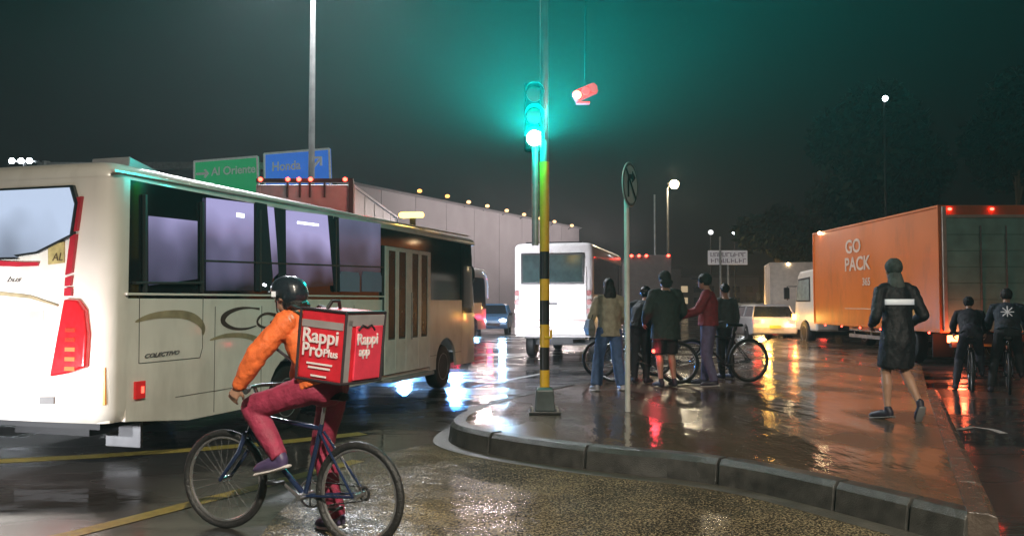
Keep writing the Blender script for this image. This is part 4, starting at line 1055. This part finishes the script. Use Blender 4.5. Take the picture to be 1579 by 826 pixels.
    for s_ in (1, -1):
        d = Vector((math.cos(ca) * s_, 0, math.sin(ca) * s_)) * .165
        G().box(bbp + d + Vector((0, s_ * .13, 0)), (.09, .085, .022)).build('pedal', BLACKP, t, bevel=.006)
    g = G(); k_ = Vector((0, -.05, 0))
    g.tube([c0 + k_ + Vector((0, 0, .04)), bbp + k_ + Vector((0, 0, .088))], .005, 6); g.tube([c0 + k_ - Vector((0, 0, .045)), bbp + k_ - Vector((0, 0, .088))], .005, 6)
    g.torus(c0 + k_, (0, 1, 0), .04, .010, 18, 6); g.build('chain', BLACKP, t)
    return t
# ------------------------------------------------------------------ figures
def bake(name, g, m, parent, vox, smooth=6, fold=0, fs=9.0, seed=0.0, label=None):
    me = bpy.data.meshes.new(name); me.from_pydata(g.v, [], g.f)
    bm = bmesh.new(); bm.from_mesh(me); bmesh.ops.recalc_face_normals(bm, faces=bm.faces); bm.to_mesh(me); bm.free()
    o = bpy.data.objects.new(name, me)
    md = o.modifiers.new('r', 'REMESH'); md.mode = 'VOXEL'; md.voxel_size = vox
    ms = o.modifiers.new('s', 'SMOOTH'); ms.iterations = smooth; ms.factor = .5
    nm = evalmesh(o)
    bpy.data.objects.remove(o)
    if fold:
        nv = len(nm.vertices); nr = [0.0] * (3 * nv); nm.vertices.foreach_get('normal', nr); co = [0.0] * (3 * nv); nm.vertices.foreach_get('co', co)
        for i in range(nv):
            c = Vector(co[3 * i:3 * i + 3]); k = noise.noise(Vector((c.x * fs + seed, c.y * fs, c.z * fs * .55))) + .5 * noise.noise(Vector((c.x * fs * 2.3, c.y * fs * 2.3 + seed, c.z * fs * 1.6)))
            for q in range(3): co[3 * i + q] += nr[3 * i + q] * k * fold
        nm.vertices.foreach_set('co', co); nm.update()
    nm.materials.clear(); nm.materials.append(m)
    for p in nm.polygons: p.use_smooth = True; p.material_index = 0
    r = bpy.data.objects.new(name, nm); COL.objects.link(r); r.parent = parent
    if label: r['label'] = label
    return r
def hand(g, w, d, nrm, curl=.6, s=1.0, side=1):
    """palm, four fingers and a thumb; w wrist, d pointing direction, nrm palm normal"""
    w = Vector(w); d = Vector(d).normalized(); nrm = Vector(nrm); nrm = (nrm - d * nrm.dot(d)).normalized(); x = d.cross(nrm) * side
    g.tube([w - d * .03, w + d * .02, w + d * .085 * s], [(.024, .02), (.034, .017), (.040, .014)], 10, ref=x, round_ends=True)
    for k, (off, ln) in enumerate(((-.030, .070), (-.010, .080), (.011, .074), (.030, .058))):
        b = w + d * .088 * s + x * off
        d1 = (d * math.cos(curl) + nrm * math.sin(curl)); d2 = (d * math.cos(curl * 2.1) + nrm * math.sin(curl * 2.1))
        m_ = b + d1 * ln * .5; g.tube([b - d * .01, m_, m_ + d2 * ln * .55], [.0095, .009, .0075], 8, round_ends=True)
    b = w + d * .03 - x * .03; m_ = b + (d * .6 - x * .5 + nrm * .5).normalized() * .04
    g.tube([b, m_, m_ + (d * .8 + nrm * .6).normalized() * .032], [.012, .011, .009], 8, round_ends=True)
def headshape(g, c, fwd, s=1.0, up=(0, 0, 1)):
    c = Vector(c); f = Vector(fwd).normalized(); u = Vector(up); u = (u - f * u.dot(f)).normalized(); x = f.cross(u)
    M = Matrix((x, f, u)).transposed()
    g.ell(c + u * .015 * s, (.074 * s, .093 * s, .105 * s), M, 20, 12)
    g.ell(c + f * .025 * s - u * .055 * s, (.055 * s, .065 * s, .062 * s), M, 16, 10)
    g.tube([c + f * .088 * s + u * .01 * s, c + f * .108 * s - u * .022 * s], [.010 * s, .014 * s], 8, round_ends=True)
    g.ell(c + f * .088 * s - u * .058 * s, (.024 * s, .010 * s, .010 * s), M, 10, 6)
    for q in (-1, 1): g.ell(c + x * q * .076 * s - u * .008 * s, (.010 * s, .02 * s, .03 * s), M, 8, 6)
def lerp(a, b, t): return Vector(a).lerp(Vector(b), t)

def person(label, loc, yaw, h=1.72, J=None, top=None, bottom=None, shoes=None, hair=None, vox=.014, coat_hem=None, short_to=None, sleeve=1.0, bulk=1.0, cat='person', legw=1.0, skinm=None, group=None, hem=None, face=(0, 1, 0), legfold=.007, flare=0, fem=False):
    """x right, y forward, z up. Body one continuous mesh; clothing and hair are children"""
    s = h / 1.75
    D_ = dict(pel=(0, 0, .95), chest=(0, 0, 1.28), neck=(0, .0, 1.47), head=(0, .035, 1.63), sl=(-.185, 0, 1.42), sr=(.185, 0, 1.42),
              el=(-.235, -.03, 1.13), er=(.235, -.03, 1.13), hl=(-.24, .05, .88), hr=(.24, .05, .88),
              ll=(-.09, 0, .92), lr=(.09, 0, .92), kl=(-.10, .03, .50), kr=(.10, .03, .50), al=(-.11, -.02, .09), ar=(.11, -.02, .09), fl=None, fr=None)
    if J: D_.update(J)
    K = {k: (Vector(v) * s if v is not None else None) for k, v in D_.items()}
    t = thing('person', label, 'person', loc, yaw, group)
    b = bulk
    g = G()
    headshape(g, K['head'], face, s)
    g.tube([K['neck'] - Vector((0, 0, .03)), lerp(K['neck'], K['head'], .7)], [.055 * s, .05 * s], 12, round_ends=True)
    X = (K['sr'] - K['sl']).normalized()
    g.tube([K['pel'] - Vector((0, 0, .02)), lerp(K['pel'], K['chest'], .45), K['chest'], lerp(K['chest'], K['neck'], .8)], [(.15 * s, .105 * s), (.125 * s, .095 * s), (.155 * s, .11 * s), (.10 * s, .075 * s)], 18, ref=X, round_ends=True)
    for S, E, Hn, q in (('sl', 'el', 'hl', -1), ('sr', 'er', 'hr', 1)):
        g.tube([lerp(K[S], K['neck'], .25), K[S], lerp(K[S], K[E], .5), K[E]], [.05 * s, .052 * s, .045 * s, .038 * s], 12, round_ends=True)
        g.tube([K[E], lerp(K[E], K[Hn], .35), K[Hn]], [.038 * s, .037 * s, .025 * s], 12, round_ends=True)
        d = K[Hn] - K[E]; hand(g, K[Hn], d, Vector((-q, .2, 0)), .5, s, side=q)
    for Hp, Kn, An, q in (('ll', 'kl', 'al', -1), ('lr', 'kr', 'ar', 1)):
        g.tube([K[Hp], lerp(K[Hp], K[Kn], .45), K[Kn]], [.088 * s, .075 * s, .055 * s], 14, round_ends=True)
        calf = lerp(K[Kn], K[An], .3) + Vector((0, -.012, 0))
        g.tube([K[Kn], calf, lerp(K[Kn], K[An], .7), K[An]], [.052 * s, .058 * s, .040 * s, .034 * s], 14, round_ends=True)
        toe = K['fl' if q < 0 else 'fr'] or (K[An] + Vector((q * .02, .17, -.055)) * s)
        g.tube([K[An] + Vector((0, 0, -.04)), toe], [.036 * s, .028 * s], 10, round_ends=True)
    bake('body', g, skinm or SKIN, t, vox * .8, 3)
    # top garment
    if top:
        g = G(); p0 = K['pel'] - Vector((0, 0, .02)) if hem is None else Vector((K['pel'].x, K['pel'].y, hem * s))
        tr = [p0, lerp(K['pel'], K['chest'], .4), K['chest'], lerp(K['chest'], K['neck'], .75), K['neck']]
        rr = [(.185 * s * b, .14 * s * b), (.165 * s * b, .13 * s * b), (.185 * s * b, .138 * s * b), (.14 * s * b, .105 * s), (.072 * s, .07 * s)]
        if coat_hem is not None:
            tr = [Vector((lerp(K['kl'], K['kr'], .5).x, lerp(K['kl'], K['kr'], .5).y, coat_hem * s)), Vector((K['pel'].x, K['pel'].y, K['pel'].z - .12 * s))] + tr[1:]
            rr = [(.195 * s * b, .155 * s * b), (.20 * s * b, .155 * s * b)] + rr[1:]
        g.tube(tr, rr, 20, ref=X)
        for S, E, Hn in (('sl', 'el', 'hl'), ('sr', 'er', 'hr')):
            e2 = lerp(K[E], K[Hn], sleeve * .95)
            g.tube([lerp(K[S], K['neck'], .35), K[S], lerp(K[S], K[E], .5), K[E]], [.065 * s, .073 * s * b, .067 * s * b, .063 * s * b], 12, round_ends=True)
            g.tube([K[E], lerp(K[E], e2, .5), e2], [.063 * s * b, .057 * s * b, .042 * s * b], 12, round_ends=True)
        bake('jacket', g, top, t, vox, 4, .010, 14, hash(label) % 50)
    if bottom:
        g = G(); g.tube([K['pel'] + Vector((0, 0, .09)), K['pel'] - Vector((0, 0, .04))], [(.15 * s, .12 * s), (.165 * s, .125 * s)], 16, ref=X, round_ends=True)
        for Hp, Kn, An in (('ll', 'kl', 'al'), ('lr', 'kr', 'ar')):
            if short_to is not None:
                q = lerp(K[Hp], K[Kn], short_to); g.tube([K[Hp], lerp(K[Hp], q, .6), q], [.105 * s * legw, .10 * s * legw, .098 * s * legw], 14)
            else:
                g.tube([K[Hp], lerp(K[Hp], K[Kn], .5), K[Kn]], [.104 * s * legw, .092 * s * legw, .080 * s * legw], 14, round_ends=True)
                g.tube([K[Kn], lerp(K[Kn], K[An], .5), K[An] + (K[Kn] - K[An]).normalized() * -.01], [.080 * s * legw, (.072 + flare * .5) * s * legw, (.056 + flare) * s * legw], 14)
        bake('shorts' if short_to is not None else 'trousers', g, bottom, t, vox, 4, legfold, 12, hash(label) % 31)
    if shoes:
        for An, q in (('al', -1), ('ar', 1)):
            toe = K['fl' if q < 0 else 'fr'] or (K[An] + Vector((q * .02, .17, -.055)) * s)
            d = (toe - K[An]); d = d.normalized(); heel = K[An] - Vector((d.x, d.y, 0)) * .03 + Vector((0, 0, -.045 * s))
            g = G(); g.tube([heel, lerp(heel, toe, .5) + Vector((0, 0, .01)), toe, toe + d * .03], [(.038, .045), (.045, .045), (.045, .032), (.035, .02)], 12, ref=(1, 0, 0), round_ends=True)
            g.tube([K[An] + Vector((0, 0, .02)), heel + Vector((0, 0, .02))], [.042, .04], 10, round_ends=True)
            so_ = bake('shoe', g, shoes[0], t, .009, 2)
            if len(shoes) > 1:
                g = G(); up = Vector((0, 0, 1)); dn = -(up - d * up.dot(d)).normalized()
                g.tube([heel + dn * .036 - d * .03, lerp(heel, toe, .5) + dn * .04, toe + dn * .030 + d * .04], [(.04, .012), (.047, .012), (.040, .012)], 12, ref=(1, 0, 0), round_ends=True)
                g.build('sole', shoes[1], so_, smooth=True)
    return t, K, s

def cloth(name, col, rough=.75): return mat(name, col, rough, var=.22, vscale=14, bump=.35, bscale=45)
def hair_cap(t, c, s, m, fwd=(0, 1, 0), long=0, name='hair', r=1.0):
    f = Vector(fwd).normalized(); c = Vector(c); g = G()
    g.ell(c + Vector((0, 0, .035 * s)) - f * .018 * s, (.085 * s * r, .098 * s * r, .098 * s * r), n=16, m=10)
    if long: g.tube([c - f * .04 * s, c - f * .085 * s - Vector((0, 0, long * .5)), c - f * .09 * s - Vector((0, 0, long))], [(.085 * s, .07 * s), (.11 * s, .06 * s), (.07 * s, .03 * s)], 12, ref=(1, 0, 0), round_ends=True)
    bake(name, g, m, t, .009, 3, .006, 30, 3)

WHITESOLE = mat('sole_white', (.65, .62, .6), .5)
DSHOE = mat('shoe_dark', (.03, .025, .04), .5, var=.2)

# ---- walking man on the right (seen from behind)
WM = gp(1387, 646, ZI)
BLACKCOAT = cloth('black_coat', (.010, .011, .015), .6)
t, K, s = person('man in long black coat with a reflective band walking away with bare calves', (WM.x, WM.y, ZI), R(4), 1.80,
    dict(pel=(0, 0, .98), chest=(0, .03, 1.30), neck=(0, .05, 1.49), head=(0, .08, 1.64), sl=(-.18, .03, 1.42), sr=(.18, .03, 1.42), el=(-.265, -.03, 1.13), er=(.275, -.04, 1.14), hl=(-.20, .2, 1.03), hr=(.21, .2, 1.03),
         ll=(-.09, 0, .92), lr=(.09, 0, .92), kl=(-.105, .08, .50), kr=(.085, .03, .52), al=(-.115, .03, .10), ar=(.125, -.20, .19), fl=(-.20, .20, .03), fr=(.13, -.14, .04)),
    top=BLACKCOAT, bottom=cloth('black_shorts', (.012, .012, .014)), short_to=.85, shoes=(DSHOE, mat('sole_grey', (.2, .2, .2), .6)), coat_hem=.58, bulk=.97, vox=.012)
REFL = mat('reflective_band', (.75, .75, .75), .3, emit=(.8, .85, .85), es=.35)
g = G(); rs = []
cc = K['chest'] + Vector((0, -.005, -.01))
for dz in (-.032, .032):
    rs.append([cc + Vector((math.sin(a) * .192 * s, -math.cos(a) * .152 * s, dz)) for a in [R(-62 + 124 * i / 16) for i in range(17)]])
g.rings(rs, closed=False, cap=(False, False)); ob = g.build('reflective_band', REFL, t, smooth=True)
so2 = ob.modifiers.new('s', 'SOLIDIFY'); so2.thickness = .012
GREYCAP = mat('grey_cap', (.05, .065, .06), .8, var=.45, vscale=25)
hair_cap(t, K['head'] + Vector((0, 0, .005)), s, GREYCAP, name='knit_cap', r=1.06)
g = G(); g.tube([K['neck'] + Vector((0, -.03, -.02)), K['neck'] + Vector((0, -.01, .09))], [(.095, .09), (.075, .075)], 14, round_ends=True); bake('scarf', g, mat('scarf_grey', (.08, .095, .09), .9, var=.3, vscale=20), t, .01, 3, .006, 25)

# ---- woman by the sign pole
W1 = gp(940, 601, ZI)
t, K, s = person('woman in beige jacket and blue jeans with long dark hair by the white pole', (W1.x, W1.y, ZI), R(12), 1.68,
    dict(kl=(-.16, .06, .50), al=(-.22, -.02, .09), kr=(.12, -.02, .50), ar=(.19, -.05, .09), lr=(.10, 0, .92), ll=(-.10, 0, .92), el=(-.28, .02, 1.16), hl=(-.26, .2, 1.0), er=(.27, .02, 1.16), hr=(.24, .22, 1.02)),
    top=cloth('beige_jacket', (.34, .30, .21)), bottom=cloth('blue_jeans', (.07, .12, .24)), shoes=(mat('shoe_white', (.5, .48, .52), .5), WHITESOLE), hem=.84, bulk=1.08, flare=.035, legw=1.06, vox=.013)
hair_cap(t, K['head'], s, DARKHAIR, long=.24)
BG = thing('handbag', 'small grey shoulder bag on the left hip of the woman in beige', 'bag', (W1.x - .30, W1.y - .02, .95 + ZI), R(12))
G().rings([[(-.03, -.10, -.14), (.05, -.10, -.14), (.05, .12, -.14), (-.03, .12, -.14)], [(-.06, -.13, -.02), (.06, -.13, -.02), (.06, .14, -.02), (-.06, .14, -.02)], [(-.03, -.11, .12), (.03, -.11, .12), (.03, .11, .12), (-.03, .11, .12)]]).build('bag_body', cloth('grey_bag', (.14, .14, .12), .5), BG, bevel=.02, seg=3)
G().tube([(0, -.1, .11), (.08, -.05, .36), (.14, .0, .48), (.1, .06, .36), (0, .1, .11)], .008, 6).build('strap', BLACKP, BG, smooth=True)

# ---- others with bicycles
def at_i(px, py): p = gp(px, py, ZI); return (p.x, p.y, ZI)
DARKJ = cloth('dark_grey_jacket', (.035, .045, .05)); GREENJ = cloth('dark_green_jacket', (.030, .045, .036)); MAROON = cloth('maroon_jacket', (.22, .03, .035))
t, K, s = person('cyclist in dark grey rain jacket bent between the woman and the man in shorts', at_i(988, 590), R(-30), 1.66,
    dict(chest=(0, .12, 1.24), neck=(0, .22, 1.40), head=(0, .28, 1.54), sl=(-.185, .17, 1.36), sr=(.185, .17, 1.36), el=(-.25, .28, 1.12), er=(.25, .28, 1.12), hl=(-.24, .46, 1.02), hr=(.24, .46, 1.02)),
    top=DARKJ, bottom=cloth('black_trousers', (.02, .022, .026)), shoes=(DSHOE,), bulk=1.15)
hair_cap(t, K['head'], s, mat('helmet_black', (.012, .012, .014), .25), name='helmet', r=1.15)
t, K, s = person('man in big dark green jacket and black shorts with bare legs', at_i(1027, 596), R(15), 1.80,
    dict(el=(-.29, .0, 1.15), er=(.29, .0, 1.15), hl=(-.27, .18, .98), hr=(.27, .2, 1.0), al=(-.10, -.04, .09), ar=(.13, -.02, .09)),
    top=GREENJ, bottom=MATS['black_shorts'], short_to=1.0, shoes=(DSHOE,), hem=.72, bulk=1.3, legw=1.15)
hair_cap(t, K['head'], s, mat('hood_green', (.03, .04, .035), .8), name='hood', r=1.12, long=.1)
t, K, s = person('man in maroon jacket and dark cap with faded purple trousers beside a bicycle', at_i(1093, 594), R(70), 1.78,
    dict(head=(0, .06, 1.62), el=(-.25, .12, 1.18), er=(.25, .12, 1.18), hl=(-.2, .38, 1.08), hr=(.2, .38, 1.08), al=(-.12, -.1, .09), ar=(.12, .08, .09)),
    top=MAROON, bottom=cloth('purple_trousers', (.13, .12, .21)), shoes=(DSHOE, WHITESOLE), bulk=1.15, legw=1.08)
hair_cap(t, K['head'], s, mat('cap_green', (.02, .035, .028), .7), name='cap', r=1.12)
g = G(); c = K['head'] + Vector((0, .10, .045)); g.rings([[c + Vector((math.cos(a) * .085, math.sin(a) * .10, dz)) for a in [PI * i / 10 for i in range(11)]] for dz in (0, .012)]); g.build('cap_peak', MATS['cap_green'], t)
t, K, s = person('boy in dark grey jacket with short dark hair behind the man in maroon', at_i(1120, 583), R(25), 1.64,
    dict(), top=cloth('grey_boy_jacket', (.06, .075, .075)), bottom=MATS['black_trousers'], shoes=(DSHOE,), bulk=1.05)
hair_cap(t, K['head'], s, DARKHAIR)
GP_ = 'bicycles held by the people on the pavement'
FR1 = mat('frame_black', (.02, .02, .024), .3, coat=.4)
A_ = gp(1155, 589, ZI); B_ = gp(1066, 591, ZI); d = (B_ - A_); 
bike('bicycle with its large wheel right of the man in maroon', (A_.x, A_.y, ZI), math.atan2(d.y, d.x), FR1, RUBBER, wb=max(1.02, d.length), r=.36, group=GP_, detail=False)
A_ = gp(1045, 592, ZI); d = Vector((-.85, .35, 0))
bike('bicycle in front of the man with bare legs', (A_.x, A_.y, ZI), math.atan2(.4, -1) , mat('frame_grey', (.12, .12, .13), .3), RUBBER, r=.345, group=GP_, detail=False)
A_ = gp(1012, 580, ZI)
bike('bicycle leaning by the cyclist in the dark grey rain jacket', (A_.x, A_.y, ZI), math.atan2(-.3, -1.0), FR1, RUBBER, r=.335, group=GP_, detail=False)
RLAMP = thing('rear_bike_lamp', 'small glowing red lamp low by the bicycles', 'lamp', at(1008, 541, 13.2))
G().ell((0, 0, 0), (.03, .02, .03)).build('lamp_lens', REDON, RLAMP, smooth=True); G().box((0, .03, 0), (.03, .04, .05)).build('lamp_case', BLACKP, RLAMP)
lamp('POINT', 2.5, (1, .05, .08), RLAMP, (0, -.08, 0), size=.03)

# ---- two cyclists on the right
def rider_on_bike(label, blabel, px, py, h, topm, botm, yaw, head_m, group, lean=.1, foot=True):
    P = gp(px, py, 0)
    bike(blabel, (P.x, P.y, 0), yaw, FR1, RUBBER, r=.345, group=group, detail=False)
    f = Vector((math.cos(yaw), math.sin(yaw), 0)); o = P + f * .30
    t, K, s = person(label, (o.x, o.y, 0), yaw - PI / 2, h,
        dict(pel=(0, -.02, 1.03), chest=(0, .10 + lean, 1.30), neck=(0, .2 + lean * 1.5, 1.46), head=(0, .27 + lean * 1.7, 1.60), sl=(-.185, .16 + lean * 1.5, 1.41), sr=(.185, .16 + lean * 1.5, 1.41),
             el=(-.27, .30 + lean, 1.18), er=(.27, .30 + lean, 1.18), hl=(-.27, .5, 1.05), hr=(.27, .5, 1.05), ll=(-.10, -.02, .99), lr=(.10, -.02, .99),
             kl=(-.19, .16, .56), kr=(.15, .2, .66), al=(-.26, -.02, .09), ar=(.18, .12, .34), fr=(.18, .26, .30)),
        top=topm, bottom=botm, shoes=(DSHOE,), bulk=1.12)
    hair_cap(t, K['head'], s, head_m, name='hood' if lean > .12 else 'hair', r=1.1)
    return t, K, s
GR = 'bicycles ridden beside the orange truck'
t, K, s = rider_on_bike('cyclist in dark hooded jacket bending forward beside the truck rear lamp', 'bicycle of the bending cyclist by the truck rear lamp', 1500, 604, 1.66, cloth('hooded_black', (.016, .015, .022)), cloth('dark_trousers', (.03, .03, .045)), R(64), mat('hood_black', (.012, .012, .016), .8), GR, .2, )
t, K, s = rider_on_bike('cyclist in dark jacket with white star print at the right edge', 'bicycle of the cyclist at the right edge', 1557, 608, 1.80, cloth('navy_green_jacket', (.025, .035, .05)), MATS['black_trousers'], R(61), DARKHAIR, GR, .05)
g = G(); c = K['chest'] + Vector((.0, -.20, .04))
for a_ in (0, PI / 4, PI / 2, 3 * PI / 4): g.tube([c - Vector((math.cos(a_), 0, math.sin(a_))) * .10 , c + Vector((math.cos(a_), 0, math.sin(a_))) * .10], .009, 6)
g.build('star_print', mat('print_white', (.7, .7, .7), .4, emit=(.8, .8, .8), es=.2), t)

# ------------------------------------------------------------------ delivery cyclist in the foreground
CB = gp(553, 846, 0); CF = gp(346, 813, 0); d = CF - CB; CYAW = math.atan2(d.y, d.x); WB = d.length
BLUE = mat('frame_blue', (.02, .035, .09), .22, .3, coat=.6)
bike('dark blue mountain bicycle ridden by the delivery courier', (CB.x, CB.y, 0), CYAW, BLUE, mat('tyre', (.022, .022, .022), .45, var=.3, vscale=30, bump=.5, bscale=60), wb=WB, r=.335, steer=R(8), sad=.95, hb=.98, crank=35)
c_, s__ = math.cos(CYAW), math.sin(CYAW)
FLUO = cloth('orange_jacket', (.85, .17, .04), .6); MAR2 = cloth('maroon_trousers', (.30, .03, .07), .65)
# person frame: x right, y forward -> yaw = CYAW - 90deg ; bike local (t, left y) -> (x=-y, y=t)
def bl(t_, y_, z_): return (-y_ / S_, t_ / S_, z_ / S_)
S_ = 1.70 / 1.75
t, K, s = person('delivery courier in orange jacket and maroon trousers riding with a red box backpack', (CB.x, CB.y, 0), CYAW - PI / 2, 1.70,
    dict(pel=bl(.27, 0, 1.03), chest=bl(.40, 0, 1.30), neck=bl(.50, 0, 1.47), head=bl(.59, .0, 1.585), sl=bl(.45, .18, 1.42), sr=bl(.47, -.18, 1.42),
         el=bl(.60, .275, 1.215), er=bl(.68, -.28, 1.20), hl=bl(.735, .285, 1.015), hr=bl(.76, -.28, 1.02), ll=bl(.29, .09, 1.0), lr=bl(.28, -.10, 1.0),
         kl=bl(.76, .14, .86), kr=bl(.46, -.20, .56), al=bl(.53, .14, .56), ar=bl(.38, -.27, .11), fl=bl(.68, .15, .475), fr=bl(.54, -.30, .04)),
    top=FLUO, bottom=MAR2, shoes=(mat('shoe_purple', (.07, .05, .12), .45), WHITESOLE), bulk=1.12, vox=.009, face=(0, 1, -.1), hem=None)
g = G(); hc = K['head'] + Vector((0, -.005, .045)); g.ell(hc, (.105, .135, .095), n=22, m=12); g.ell(hc + Vector((0, -.05, -.03)), (.095, .09, .09), n=16, m=10)
hm = bake('helmet', g, mat('helmet_dark', (.018, .024, .032), .28, coat=.4), t, .007, 4)
G().tube([hc + Vector((-.07, .10, -.02)), hc + Vector((0, .165, -.015)), hc + Vector((.07, .10, -.02))], [(.02, .006)] * 3, 8, ref=(0, 1, 0)).build('visor', BLACKP, hm, smooth=True)
G().tube([hc + Vector((-.06, .15, .03)), hc + Vector((-.02, .20, .035))], .009, 8, round_ends=True).build('helmet_lamp', glow('helmet_lamp_on', (.9, .95, 1), 6), hm)
G().box(hc + Vector((-.107, .035, -.03)), (.008, .03, .035)).build('reflective_patch', REFL, hm)
G().tube([hc + Vector((-.09, .03, -.05)), K['head'] + Vector((-.05, .05, -.10)), K['head'] + Vector((0, .06, -.12))], .005, 6).build('chin_strap', BLACKP, hm)
for q in (-1, 1):
    G().ell(K['head'] + Vector((q * .03, .083, .012)), (.011, .008, .009)).build('eye', BLACKP, t)
hair_cap(t, K['head'] + Vector((0, -.03, -.05)), s * .9, DARKHAIR, long=.05)
# pack
PK = thing('backpack', 'red insulated delivery box backpack with white lettering worn by the courier', 'backpack', (0, 0, 0))
def w_(t_, y_, z_): return Vector((CB.x + c_ * t_ - s__ * y_, CB.y + s__ * t_ + c_ * y_, z_))
PK.location = w_(.165, 0, 1.06); PK.rotation_euler = (0, R(-5), CYAW)
RED = mat('pack_red', (.62, .02, .035), .38, var=.16, vscale=9, bump=.35, bscale=14)
RED2 = mat('pack_flap', (.75, .05, .09), .38, var=.12, vscale=9, bump=.3, bscale=14)
DEP, WID, HGT = .35, .40, .44
PK.rotation_mode = 'ZYX' if False else 'XYZ'
G().box((0, 0, HGT / 2), (DEP, WID, HGT)).build('box_body', RED, PK, bevel=.015, seg=3)
GREYS = mat('pack_grey', (.30, .28, .28), .5, var=.15)
DK = mat('pack_dark', (.03, .02, .025), .6)
g = G(); hw, hd = WID / 2 + .003, DEP / 2 + .003
for (a, b) in (((-hd, hw, 0), (-hd, hw, HGT)), ((hd, hw, 0), (hd, hw, HGT)), ((-hd, -hw, 0), (-hd, -hw, HGT)), ((-hd, hw, .0), (hd, hw, .0)), ((-hd, -hw, 0), (-hd, hw, 0)), ((-hd, -hw, HGT), (-hd, hw, HGT)), ((-hd, hw, HGT), (hd, hw, HGT))):
    g.tube([a, b], .009, 8)
g.build('piping', DK, PK, smooth=True)
G().box((0, hw, HGT - .09), (DEP - .03, .006, .045)).build('reflective_strip', GREYS, PK)
g = G(); g.box((-hd - .001, .0, HGT - .05), (.006, WID - .02, .07)); g.box((-hd - .001, hw - .035, HGT / 2 - .02), (.006, .05, HGT - .06)); g.build('reflective_strip', GREYS, PK)
G().box((-hd - .006, -.035, HGT / 2 - .035), (.014, WID - .12, HGT - .1)).build('pocket', RED2, PK, bevel=.02, seg=3)
PW = mat('pack_white', (.80, .74, .74), .45, var=.05)
nrm = hw + .005
lettering('Rappi', .125, (DEP / 2 - .025, nrm, HGT - .205), (-1, 0, 0), (0, 0, 1), PW, PK, bold=.002, xs=1.02)
lettering('Pro', .115, (DEP / 2 - .03, nrm, HGT - .29), (-1, 0, 0), (0, 0, 1), PW, PK, bold=.002)
lettering('Plus', .07, (DEP / 2 - .20, nrm, HGT - .285), (-1, 0, 0), (0, 0, 1), PW, PK, bold=.001)
g = G()
for k_, (ww, zz) in enumerate(((.2, .105), (.17, .08), (.12, .03))): g.box((-.0, nrm, zz), (ww, .003, .012))
g.build('small_print', PW, PK)
xr = -hd - .015
lettering('Rappi', .10, (xr, .10, HGT - .20), (0, -1, 0), (0, 0, 1), PW, PK, bold=.002, xs=1.0)
lettering('app', .08, (xr, .07, HGT - .27), (0, -1, 0), (0, 0, 1), PW, PK, bold=.002)
g = G(); g.tube([(xr, .09, HGT - .11), (xr, .05, HGT - .08), (xr, .0, HGT - .095), (xr, -.04, HGT - .08), (xr, -.08, HGT - .11)], .007, 6); g.build('logo', DK, PK)
G().tube([(.08, -.06, HGT), (.07, -.03, HGT + .05), (.07, .04, HGT + .05), (.08, .07, HGT)], .012, 8).build('carry_handle', BLACKP, PK, smooth=True)
for q in (-1, 1):
    G().tube([(DEP / 2, q * .12, HGT - .03), (DEP / 2 + .13, q * .14, HGT + .0), (DEP / 2 + .28, q * .15, HGT - .12), (DEP / 2 + .22, q * .17, .16), (DEP / 2, q * .15, .05)], [(.025, .006)] * 5, 8, ref=(0, 1, 0)).build('shoulder_strap', DK, PK, smooth=True)

# ------------------------------------------------------------------ haze
g = G(); g.box((0, 155, 7.3), (420, 370, 16.6))
hz = g.build('haze', [], None); hz.data.materials.clear()
hm_ = bpy.data.materials.new('haze_air'); hm_.use_nodes = True; n = hm_.node_tree; n.nodes.remove(n.nodes['Principled BSDF'])
pv = n.nodes.new('ShaderNodeVolumePrincipled'); pv.inputs['Color'].default_value = (.9, .92, .95, 1); pv.inputs['Density'].default_value = .00085; pv.inputs['Anisotropy'].default_value = .2
n.links.new(pv.outputs[0], n.nodes['Material Output'].inputs['Volume']); hz.data.materials.append(hm_); hz['kind'] = 'stuff'; hz['label'] = 'thin drizzly night haze over the street'

bpy.data.scenes.remove(TMP)
